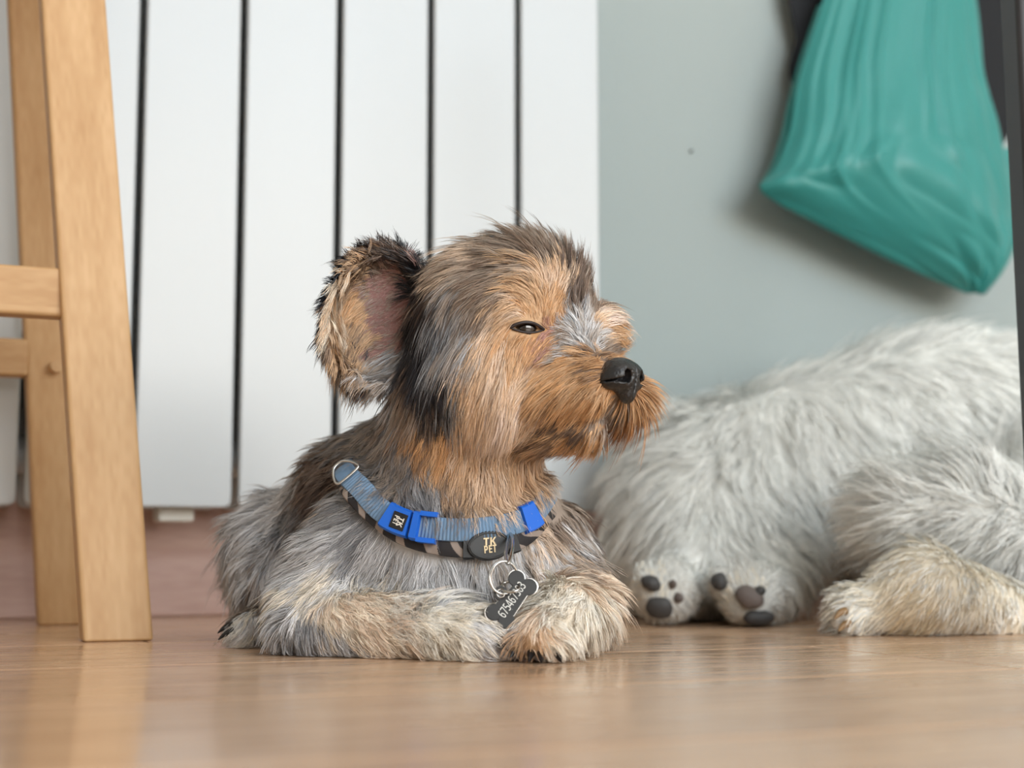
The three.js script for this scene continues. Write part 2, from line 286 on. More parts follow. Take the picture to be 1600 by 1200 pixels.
// ---------- bodies as smooth distance fields, meshed, and fur that grows on them ----------
// a field is a list of pieces: { a, b, ra, rb, k } tapered capsules or { c, axes: [u, v, w], r: [..], k } ellipsoids, joined smoothly
function field(pieces, carve = []) {
  const ps = pieces.map((q) => q.a ? { t: 0, ax: q.a.x, ay: q.a.y, az: q.a.z, dx: q.b.x - q.a.x, dy: q.b.y - q.a.y, dz: q.b.z - q.a.z, ra: q.ra, dr: q.rb - q.ra, l2: Math.max(1e-9, q.a.distanceToSquared(q.b)), k: q.k } : q.shell ? { t: 2, ...q } : { t: 1, ...q });
  const ell = (q, x, y, z) => {
    const X = x - q.c.x, Y = y - q.c.y, Z = z - q.c.z, [u, v, w] = q.axes, [r1, r2, r3] = q.r;
    const a = (X * u.x + Y * u.y + Z * u.z) / r1, b = (X * v.x + Y * v.y + Z * v.z) / r2, c = (X * w.x + Y * w.y + Z * w.z) / r3;
    const k0 = Math.hypot(a, b, c), k1 = Math.hypot(a / r1, b / r2, c / r3);
    return k1 < 1e-9 ? -Math.min(r1, r2, r3) : k0 * (k0 - 1) / k1;
  };
  const one = (q, x, y, z) => {
    if (q.t === 0) {
      const X = x - q.ax, Y = y - q.ay, Z = z - q.az; let h = (X * q.dx + Y * q.dy + Z * q.dz) / q.l2; h = h < 0 ? 0 : h > 1 ? 1 : h;
      const p = X - h * q.dx, r = Y - h * q.dy, s = Z - h * q.dz;
      return Math.sqrt(p * p + r * r + s * s) - q.ra - h * q.dr;
    }
    if (q.t === 1) return ell(q, x, y, z);
    // shell: a cupped sheet, the half of a thin ellipsoid on the far side of its rim plane
    const d = Math.abs(ell(q, x, y, z)) - q.shell, w = q.axes[2], cut = (x - q.c.x) * w.x + (y - q.c.y) * w.y + (z - q.c.z) * w.z - q.rim;
    return Math.max(d, cut);
  };
  const f = (x, y, z) => {
    let d = 1e3;
    for (let i = 0; i < ps.length; i++) { const q = ps[i], e = one(q, x, y, z), h = q.k - Math.abs(d - e); d = Math.min(d, e) - (h > 0 ? h * h / (4 * q.k) : 0); }
    for (const q of carve) { const e = -ell(q, x, y, z), h = q.k - Math.abs(d - e); d = Math.max(d, e) + (h > 0 ? h * h / (4 * q.k) : 0); }
    return d;
  };
  f.grad = (p, out, e = 0.0012) => { const d = f(p.x, p.y, p.z); out.set(f(p.x + e, p.y, p.z) - d, f(p.x, p.y + e, p.z) - d, f(p.x, p.y, p.z + e) - d); const l = out.length(); if (l > 1e-9) out.divideScalar(l); return d; };
  return f;
}
// surface nets over a box
function skin(f, lo, hi, cell) {
  const n = [0, 1, 2].map((k) => Math.ceil((hi.getComponent(k) - lo.getComponent(k)) / cell / 4) * 4 + 1), [nx, ny, nz] = n;
  const val = new Float32Array(nx * ny * nz).fill(9), at = (i, j, k) => (k * ny + j) * nx + i, B = 4;
  for (let k = 0; k < nz; k += B) for (let j = 0; j < ny; j += B) for (let i = 0; i < nx; i += B) {
    const c = f(lo.x + (i + B / 2) * cell, lo.y + (j + B / 2) * cell, lo.z + (k + B / 2) * cell), far = Math.abs(c) > cell * B * 1.35 + 0.004;
    for (let z = k; z < Math.min(nz, k + B); z++) for (let y = j; y < Math.min(ny, j + B); y++) for (let x = i; x < Math.min(nx, i + B); x++) val[at(x, y, z)] = far ? c : f(lo.x + x * cell, lo.y + y * cell, lo.z + z * cell);
  }
  const id = new Int32Array(nx * ny * nz).fill(-1), pos = [], idx = [];
  for (let k = 0; k < nz - 1; k++) for (let j = 0; j < ny - 1; j++) for (let i = 0; i < nx - 1; i++) {
    let m = 0, sx = 0, sy = 0, sz = 0, c = 0; const v = [];
    for (let q = 0; q < 8; q++) { v[q] = val[at(i + (q & 1), j + (q >> 1 & 1), k + (q >> 2))]; if (v[q] < 0) m |= 1 << q; }
    if (m === 0 || m === 255) continue;
    for (let q = 0; q < 8; q++) for (const b of [1, 2, 4]) { const r = q | b; if (r === q || (v[q] < 0) === (v[r] < 0)) continue; const t = v[q] / (v[q] - v[r]); sx += (q & 1) + (b === 1 ? t : 0); sy += (q >> 1 & 1) + (b === 2 ? t : 0); sz += (q >> 2) + (b === 4 ? t : 0); c++; }
    id[at(i, j, k)] = pos.length / 3; pos.push(lo.x + (i + sx / c) * cell, lo.y + (j + sy / c) * cell, lo.z + (k + sz / c) * cell);
  }
  const quad = (a, b, c, d, flip) => { if (a < 0 || b < 0 || c < 0 || d < 0) return; flip ? idx.push(a, c, b, a, d, c) : idx.push(a, b, c, a, c, d); };
  for (let k = 1; k < nz - 1; k++) for (let j = 1; j < ny - 1; j++) for (let i = 1; i < nx - 1; i++) {
    const s = val[at(i, j, k)] < 0;
    if (s !== val[at(i + 1, j, k)] < 0) quad(id[at(i, j - 1, k - 1)], id[at(i, j, k - 1)], id[at(i, j, k)], id[at(i, j - 1, k)], !s);
    if (s !== val[at(i, j + 1, k)] < 0) quad(id[at(i - 1, j, k - 1)], id[at(i - 1, j, k)], id[at(i, j, k)], id[at(i, j, k - 1)], !s);
    if (s !== val[at(i, j, k + 1)] < 0) quad(id[at(i - 1, j - 1, k)], id[at(i, j - 1, k)], id[at(i, j, k)], id[at(i - 1, j, k)], !s);
  }
  const g = new THREE.BufferGeometry(), p = new Float32Array(pos), nor = new Float32Array(pos.length), q = V(), gr = V();
  for (let i = 0; i < p.length; i += 3) { q.set(p[i], p[i + 1], p[i + 2]); const d = f.grad(q, gr, cell * 0.4); q.addScaledVector(gr, -d * 0.9); p[i] = q.x; p[i + 1] = q.y; p[i + 2] = q.z; nor[i] = gr.x; nor[i + 1] = gr.y; nor[i + 2] = gr.z; }
  g.setAttribute('position', new THREE.BufferAttribute(p, 3)); g.setAttribute('normal', new THREE.BufferAttribute(nor, 3)); g.setIndex(idx);
  return g;
}
// where a sight line meets a field (or passes nearest to it, then dropped onto it)
function meet(f, px, py, near = 0.7, far = 1.8) {
  const r = ray(px, py).normalize(), q = V(); let t = near, best = 9, bt = near;
  for (let i = 0; i < 220 && t < far; i++) { q.copy(camera.position).addScaledVector(r, t); const d = f(q.x, q.y, q.z); if (d < best) { best = d; bt = t; } if (d < 0.0003) break; t += Math.max(0.0006, d * 0.8); }
  q.copy(camera.position).addScaledVector(r, bt); const n = V();
  for (let i = 0; i < 4; i++) { const d = f.grad(q, n); q.addScaledVector(n, -d); }
  f.grad(q, n); return { p: q, n };
}
const COL = (hex) => { const c = new THREE.Color(hex); return [c.r, c.g, c.b]; };
// guides: what the coat does round a place. { p, n, dir, len, a, b, lift, wave, skip }
class Coat {
  constructor(guides) { this.g = guides; this.out = { dir: V(), len: 0, lift: 0, wave: 0, near: null, next: null, share: 0 }; }
  at(p, n) {
    const o = this.out; let W0 = 0, d1 = 1e9, d2 = 1e9; o.dir.set(0, 0, 0); o.len = o.lift = o.wave = 0; o.near = o.next = null;
    for (const g of this.g) {
      const X = p.x - g.p.x, Y = p.y - g.p.y, Z = p.z - g.p.z; let d = (X * X + Y * Y + Z * Z) * g.far;
      if (d > 0.012) continue;
      const c = n.x * g.n.x + n.y * g.n.y + n.z * g.n.z; if (c < 0.35) d += (0.35 - c) * 0.0016;
      const w = 1 / (d + 2e-5) ** 2; W0 += w;
      o.dir.addScaledVector(g.dir, w); o.len += g.len * w; o.lift += g.lift * w; o.wave += g.wave * w;
      if (d < d1) { d2 = d1; o.next = o.near; d1 = d; o.near = g; } else if (d < d2) { d2 = d; o.next = g; }
    }
    if (!o.near) { let b = 1e9; for (const g of this.g) { const d = g.p.distanceToSquared(p); if (d < b) { b = d; o.near = o.next = g; } } o.dir.copy(o.near.dir); o.len = o.near.len; o.lift = o.near.lift; o.wave = o.near.wave; o.share = 0; return o; }
    o.next ??= o.near; o.dir.divideScalar(W0); o.len /= W0; o.lift /= W0; o.wave /= W0; o.share = d1 / (d1 + d2 + 1e-12);
    return o;
  }
}
// grow hair: returns a Map from a name to a geometry of thin blades
function grow(f, skinGeo, coat, o) {
  const rnd = seeded(o.seed), pos = skinGeo.attributes.position, idx = skinGeo.index, A = V(), B = V(), C = V(), n = V(), gr = V(), p = V(), dir = V(), t1 = V(), t2 = V(), side = V(), q = V(), c1 = V(), nn = V();
  const tris = []; let total = 0;
  for (let i = 0; i < idx.count; i += 3) {
    A.fromBufferAttribute(pos, idx.getX(i)); B.fromBufferAttribute(pos, idx.getX(i + 1)); C.fromBufferAttribute(pos, idx.getX(i + 2));
    q.copy(A).add(B).add(C).divideScalar(3); n.copy(B).sub(A).cross(c1.copy(C).sub(A)); const area = n.length() / 2; if (area < 1e-12) continue; n.normalize();
    const w = o.density(q, n) * area; total += w; tris.push([i, total]);
  }
  const S = o.steps, sets = new Map(), geoOf = (k) => { if (!sets.has(k)) sets.set(k, { pos: [], nor: [], col: [], idx: [] }); return sets.get(k); };
  for (let c = 0; c < o.clumps; c++) {
    const want = (c + rnd()) / o.clumps * total; let lo = 0, hi = tris.length - 1; while (lo < hi) { const m = (lo + hi) >> 1; if (tris[m][1] < want) lo = m + 1; else hi = m; }
    const i = tris[lo][0]; let a = rnd(), b = rnd(); if (a + b > 1) { a = 1 - a; b = 1 - b; }
    A.fromBufferAttribute(pos, idx.getX(i)); B.fromBufferAttribute(pos, idx.getX(i + 1)); C.fromBufferAttribute(pos, idx.getX(i + 2));
    p.copy(A).addScaledVector(c1.copy(B).sub(A), a).addScaledVector(c1.copy(C).sub(A), b); f.grad(p, n);
    // colour: the nearest guide, its border ragged
    q.copy(p).add(c1.set(noise(p.x * 140, p.y * 140, p.z * 140), noise(p.y * 140 + 9, p.z * 140, p.x * 140), noise(p.z * 140 + 4, p.x * 140 + 7, p.y * 140)).multiplyScalar(o.ragged));
    let g = coat.at(q, n); const hue = rnd() < Math.max(0, g.share - 0.18) * 1.4 ? g.next : g.near;
    g = coat.at(p, n); const stray = rnd() < 0.03, len = g.len * (0.75 + 0.5 * rnd()) * (stray ? 1.45 : 1); if (len < 0.0012 || g.near.skip || o.reject?.(p)) continue;
    const lift0 = g.lift * (0.7 + 0.6 * rnd()) * (stray ? 1.3 : 1), wave = g.wave, high = len * (0.1 + 0.55 * g.lift) * (0.15 + 0.85 * rnd());
    const over = rnd() < (o.overShare?.(p) ?? 0), path = [p.clone()], norm = [n.clone()], seg = len / S, ph = noise(p.x * 60, p.y * 60, p.z * 60 + 5) * 6 + rnd() * 1.5, fq = 1.6 + rnd() * 0.8;
    dir.copy(g.dir).addScaledVector(n, -g.dir.dot(n)); if (dir.lengthSq() < 1e-8) dir.set(n.y, -n.x, 0.1); dir.normalize().addScaledVector(n, lift0 * 1.6).normalize();
    dir.x += (rnd() - 0.5) * o.mess; dir.y += (rnd() - 0.5) * o.mess; dir.z += (rnd() - 0.5) * o.mess;
    const root = p.clone(), rn = n.clone(), cur = p.clone();
    for (let s = 1; s <= S; s++) {
      const k = s / S;
      if (s === 1 || s === 3) { const m = o.swirl(cur) * (s === 1 ? 1 : 0.7); dir.x += m * noise(cur.x * 75, cur.y * 75, cur.z * 75); dir.y += m * noise(cur.y * 75 + 31, cur.z * 75, cur.x * 75); dir.z += m * noise(cur.z * 75 + 57, cur.x * 75, cur.y * 75); dir.addScaledVector(n, Math.max(0, -dir.dot(n))).normalize(); }
      if (s > 1) { const h = coat.at(cur, nn.copy(norm[s - 1])); q.copy(h.dir).addScaledVector(nn, -h.dir.dot(nn) * 0.8); if (q.lengthSq() > 1e-8) { q.normalize(); dir.lerp(q, 0.22).normalize(); } dir.y -= o.fall * k; dir.normalize(); }
      q.copy(dir).cross(norm[s - 1]).normalize(); cur.addScaledVector(dir, seg); if (wave) cur.addScaledVector(q, Math.cos(ph + k * fq * 6.28) * wave * seg * 1.7);
      const d = f.grad(cur, gr), need = o.over && over && o.over(cur, root) ? 0.0115 : high * Math.sin(Math.min(1, k * 1.4) * 1.57) * (1 - 0.35 * k * k);
      if (d < need) cur.addScaledVector(gr, (need - d) * 0.8);
      if (cur.y < 0.0006) cur.y = 0.0006 + rnd() * 0.0008;
      path.push(cur.clone()); norm.push(d < 0.02 ? gr.clone() : norm[s - 1].clone());
    }
    const G = geoOf(o.part(root)), tone = 0.88 + 0.26 * rnd(), pick = rnd(), ca = hue.a, cb = hue.b;
    t1.set(rn.y, -rn.x, 0.13).cross(rn).normalize(); t2.crossVectors(rn, t1);
    const kids = o.kids, spread = o.spread;
    for (let kd = 0; kd < kids; kd++) {
      const an = rnd() * 6.283, rr = Math.sqrt(rnd()) * spread, ox = Math.cos(an) * rr, oy = Math.sin(an) * rr, cut = 0.6 + 0.4 * rnd(), hold = o.hold * (0.6 + 0.6 * rnd()), fx = (rnd() - 0.5) * o.frizz, fy = (rnd() - 0.5) * o.frizz, roll = (rnd() - 0.5) * 1.5;
      const mixc = Math.min(1, Math.max(0, (pick < 0.5 ? 0.15 : 0.85) + (rnd() - 0.5) * 0.7)), tn = tone * (0.74 + 0.52 * rnd()), w0 = o.width * (0.7 + 0.6 * rnd());
      const base = G.pos.length / 3, r = ca[0] + (cb[0] - ca[0]) * mixc, gg = ca[1] + (cb[1] - ca[1]) * mixc, bb = ca[2] + (cb[2] - ca[2]) * mixc;
      q.copy(root).addScaledVector(t1, ox).addScaledVector(t2, oy); const dd = f(q.x, q.y, q.z), drop = Math.abs(dd) < 0.004 ? -dd - 0.0004 : 0;
      for (let s = 0; s <= S; s++) {
        const k = s / S * cut, fi = Math.min(S - 1, Math.floor(k * S)), ft = k * S - fi, a0 = path[fi], a1 = path[fi + 1], m0 = norm[fi];
        const open = (1 - hold * Math.pow(k, 0.7)), lx = ox * open + fx * k * k * len, ly = oy * open + fy * k * k * len;
        p.copy(a0).lerp(a1, ft).addScaledVector(t1, lx).addScaledVector(t2, ly).addScaledVector(m0, drop * (1 - k)); if (p.y < 0.0004) p.y = 0.0004 + rnd() * 0.0006;
        c1.copy(a1).sub(a0); side.crossVectors(c1, m0).normalize(); nn.copy(m0).addScaledVector(side, roll).normalize(); side.crossVectors(c1, nn).normalize();
        const w = w0 * (s === S ? 0.15 : 1 - 0.6 * k * k) * 0.5;
        G.pos.push(p.x - side.x * w, p.y - side.y * w, p.z - side.z * w, p.x + side.x * w, p.y + side.y * w, p.z + side.z * w);
        G.nor.push(nn.x - side.x * 0.5, nn.y - side.y * 0.5, nn.z - side.z * 0.5, nn.x + side.x * 0.5, nn.y + side.y * 0.5, nn.z + side.z * 0.5);
        G.col.push(r * tn, gg * tn, bb * tn, r * tn, gg * tn, bb * tn);
        if (s < S) { const v = base + s * 2; G.idx.push(v, v + 1, v + 2, v + 1, v + 3, v + 2); }
      }
    }
  }
  const out = new Map();
  for (const [k, G] of sets) {
    const g = new THREE.BufferGeometry(); g.setAttribute('position', new THREE.BufferAttribute(Float32Array.from(G.pos), 3)); g.setAttribute('normal', new THREE.BufferAttribute(Float32Array.from(G.nor), 3));
    g.setAttribute('color', new THREE.BufferAttribute(Float32Array.from(G.col), 3)); g.setIndex(new THREE.BufferAttribute(Uint32Array.from(G.idx), 1)); out.set(k, g);
  }
  return out;
}
function paintSkin(g, coat, tint) {
  const p = g.attributes.position, nor = g.attributes.normal, col = new Float32Array(p.count * 3), a = V(), n = V();
  for (let i = 0; i < p.count; i++) { const o = coat.at(a.fromBufferAttribute(p, i), n.fromBufferAttribute(nor, i)), c = o.near.skin ?? o.near.a; for (let k = 0; k < 3; k++) col[i * 3 + k] = c[k] * tint; }
  g.setAttribute('color', new THREE.BufferAttribute(col, 3));
}
// ---------- the small terrier ----------
const cm = 0.01;
const H0 = P(776, 528, 0.90), YAW = 55 * Math.PI / 180, HF = V(Math.sin(YAW), 0, Math.cos(YAW)), HR = V(-HF.z, 0, HF.x), HU = V(0, 1, 0);
const Hd = (f, r, u) => H0.clone().addScaledVector(HF, f * cm).addScaledVector(HR, r * cm).addScaledVector(HU, u * cm);
const cap = (a, ra, b, rb, k) => ({ a, b: b ?? a.clone().add(V(1e-4, 0, 0)), ra: ra * cm, rb: (rb ?? ra) * cm, k: k * cm });
const norm3 = (v) => v.clone().normalize();
// ears: cupped sheets
function earShell(c, face, upish, a, b, depth, thick, k) {
  const w = norm3(face), v = norm3(upish.clone().addScaledVector(w, -upish.dot(w))), u = V().crossVectors(v, w);
  return { shell: thick * cm, c: c.clone().addScaledVector(w, depth * 0.5 * cm), axes: [u, v, w], r: [a * cm, b * cm, depth * cm], rim: 0.001, k: k * cm };
}
const EARC = P(587, 500, 0.905), EARN = V(0.34, 0.04, 0.93);
const EYE_AT = Hd(3.95, 2.55, 0.05);
const eyeN = norm3(HF.clone().multiplyScalar(0.75).addScaledVector(HR, 0.66).addScaledVector(HU, 0.05));
const eyeT = norm3(V().crossVectors(HU, eyeN)), eyeU = V().crossVectors(eyeN, eyeT);
const mirrorH = (p) => p.clone().addScaledVector(HR, -2 * p.clone().sub(H0).dot(HR));
const mirrorD = (v) => v.clone().addScaledVector(HR, -2 * v.dot(HR));
const dogPieces = [
  // trunk
  cap(P(715, 872, 0.935), 5.7, P(580, 872, 1.0), 5.6, 1), cap(P(580, 872, 1.0), 5.6, P(470, 880, 1.06), 4.7, 1.5),
  cap(Hd(-1.6, 0, -3), 4.3, P(695, 800, 0.94), 5.3, 2), cap(P(660, 680, 0.965), 2.2, P(572, 778, 0.99), 4.3, 2),
  // right shoulder, foreleg
  cap(P(580, 830, 0.925), 3.2, P(490, 950, 0.915), 2.4, 1.8), cap(P(478, 978, 0.90), 2.0, P(690, 985, 0.862), 1.65, 1.2), cap(P(690, 985, 0.862), 1.6, P(740, 995, 0.852), 1.55, 0.6),
  // left shoulder, foreleg
  cap(P(835, 850, 0.945), 3.2, P(903, 945, 0.93), 2.2, 1.6), cap(P(903, 945, 0.925), 2.0, P(880, 965, 0.87), 1.8, 1.0), cap(P(880, 965, 0.87), 1.75, P(852, 990, 0.847), 1.6, 0.8),
  // haunch, hind foot
  cap(P(428, 850, 1.02), 2.6, P(430, 920, 1.0), 2.4, 2), cap(P(425, 975, 0.985), 1.5, P(387, 988, 0.962), 1.15, 1),
  // skull, brow, cheeks, muzzle, jaw
  cap(Hd(-0.3, 0, 1.35), 4.35, null, null, 1.5), cap(Hd(2.3, 1.5, 0.9), 2.3, null, null, 1.2), cap(Hd(2.3, -1.5, 0.9), 2.3, null, null, 1.2),
  cap(Hd(1.0, 2.5, -2.6), 2.5, null, null, 1.5), cap(Hd(1.0, -2.5, -2.6), 2.5, null, null, 1.5),
  cap(Hd(3.2, 0, -2.3), 2.4, Hd(7.3, 0, -3.0), 1.45, 1.2), cap(Hd(4.6, 1.1, -3.6), 1.5, Hd(7.0, 0.7, -3.9), 1.1, 0.8), cap(Hd(4.6, -1.1, -3.6), 1.5, Hd(7.0, -0.7, -3.9), 1.1, 0.8),
  cap(Hd(1.2, 0, -4.6), 2.4, Hd(6.6, 0, -5.9), 0.95, 0.7),
  cap(Hd(8.0, 0, -3.0), 0.95, null, null, 0.5), cap(Hd(2.5, 0, 3.1), 2.5, null, null, 1.4), cap(Hd(4.1, -3.1, 0.1), 2.1, null, null, 1.0), cap(Hd(3.1, -1.7, 2.7), 1.6, null, null, 1.0), cap(Hd(6.9, -2.2, -3.8), 1.35, null, null, 0.8), cap(Hd(1.9, 2.5, -4.2), 1.9, null, null, 1.2), cap(Hd(4.9, -0.5, -0.5), 1.25, null, null, 0.8), cap(Hd(4.1, -1.2, 1.0), 1.4, null, null, 0.9), cap(Hd(4.5, -1.9, -0.5), 1.3, null, null, 0.9),
];
// toes
for (const [px, py, d, r] of [[763, 985, 0.845, 0.75], [768, 1000, 0.843, 0.75], [760, 1010, 0.846, 0.7], [752, 975, 0.853, 0.7], [818, 995, 0.84, 0.75], [838, 1004, 0.835, 0.8], [862, 1006, 0.834, 0.8], [884, 1002, 0.84, 0.75]]) dogPieces.push(cap(P(px, py, d), r, null, null, 0.5));
const earR = earShell(EARC, EARN, V(0.32, 1, 0), 3.2, 4.35, 1.9, 0.15, 0.7);
const EARC2 = Hd(-2.6, -4.6, 0.2), earL = earShell(EARC2, mirrorD(EARN).multiplyScalar(1), V(0.05, 1, 0), 2.6, 3.4, 2.0, 0.16, 0.7);
dogPieces.push(earR, earL);
const slit = (p, n, t, u) => ({ c: p.clone().addScaledVector(n, 0.25 * cm), axes: [t, u, n], r: [1.0 * cm, 0.21 * cm, 0.9 * cm], k: 0.15 * cm });
const EYE2 = mirrorH(EYE_AT);
const dogField = field(dogPieces);
// the eye opening lies on the skin
const eyeOn = (() => { const q = EYE_AT.clone(), g = V(); for (let i = 0; i < 5; i++) { const d = dogField.grad(q, g); q.addScaledVector(g, -d); } return q; })();
const eye2On = (() => { const q = EYE2.clone(), g = V(); for (let i = 0; i < 5; i++) { const d = dogField.grad(q, g); q.addScaledVector(g, -d); } return q; })();
const dogSolid = field(dogPieces, [slit(eyeOn, eyeN, eyeT, eyeU), slit(eye2On, mirrorD(eyeN), mirrorD(eyeT), eyeU)]);
function toPixel(p) { const v = p.clone().sub(camera.position), z = v.dot(FW); return [Math.round(800 + FOCAL * v.x / z), Math.round(600 - FOCAL * v.dot(UP) / z)]; }
const dogAt = V(P(600, 1000, 0.93).x, 0, -0.95);
const dog = thing('dog', 'small grey and tan terrier lying on the floor with half closed eyes and two collars', 'dog', [dogAt.x, 0, dogAt.z]);
const local = (g) => g.translate(-dogAt.x, 0, -dogAt.z);
const dogSkin = skin(dogSolid, V(-0.235, -0.004, -1.15), V(0.085, 0.29, -0.805), 0.0025);
// coat colours (of the hair itself)
const HAIR = { tan: '#d8ad82', fawn: '#e6c9ae', pink: '#ead4c6', orange: '#cb9460', rust: '#a0683f', brown: '#7a6352', umber: '#5e4e45', taupe: '#a08f80', steel: '#a3a7ad', silver: '#d9d9db', black: '#26262b', slate: '#68696d', cream: '#f4e6d0', white: '#f8f1e6', grey: '#afaeb0', skin: '#a0706a', blue: '#3c3f48' };
const HC = Object.fromEntries(Object.entries(HAIR).map(([k, h]) => [k, Math.max(...COL(h)) > 0.14 ? COL(h).map((v) => Math.min(0.93, Math.pow(v, 0.84))) : COL(h)]));
const dogGuides = [];
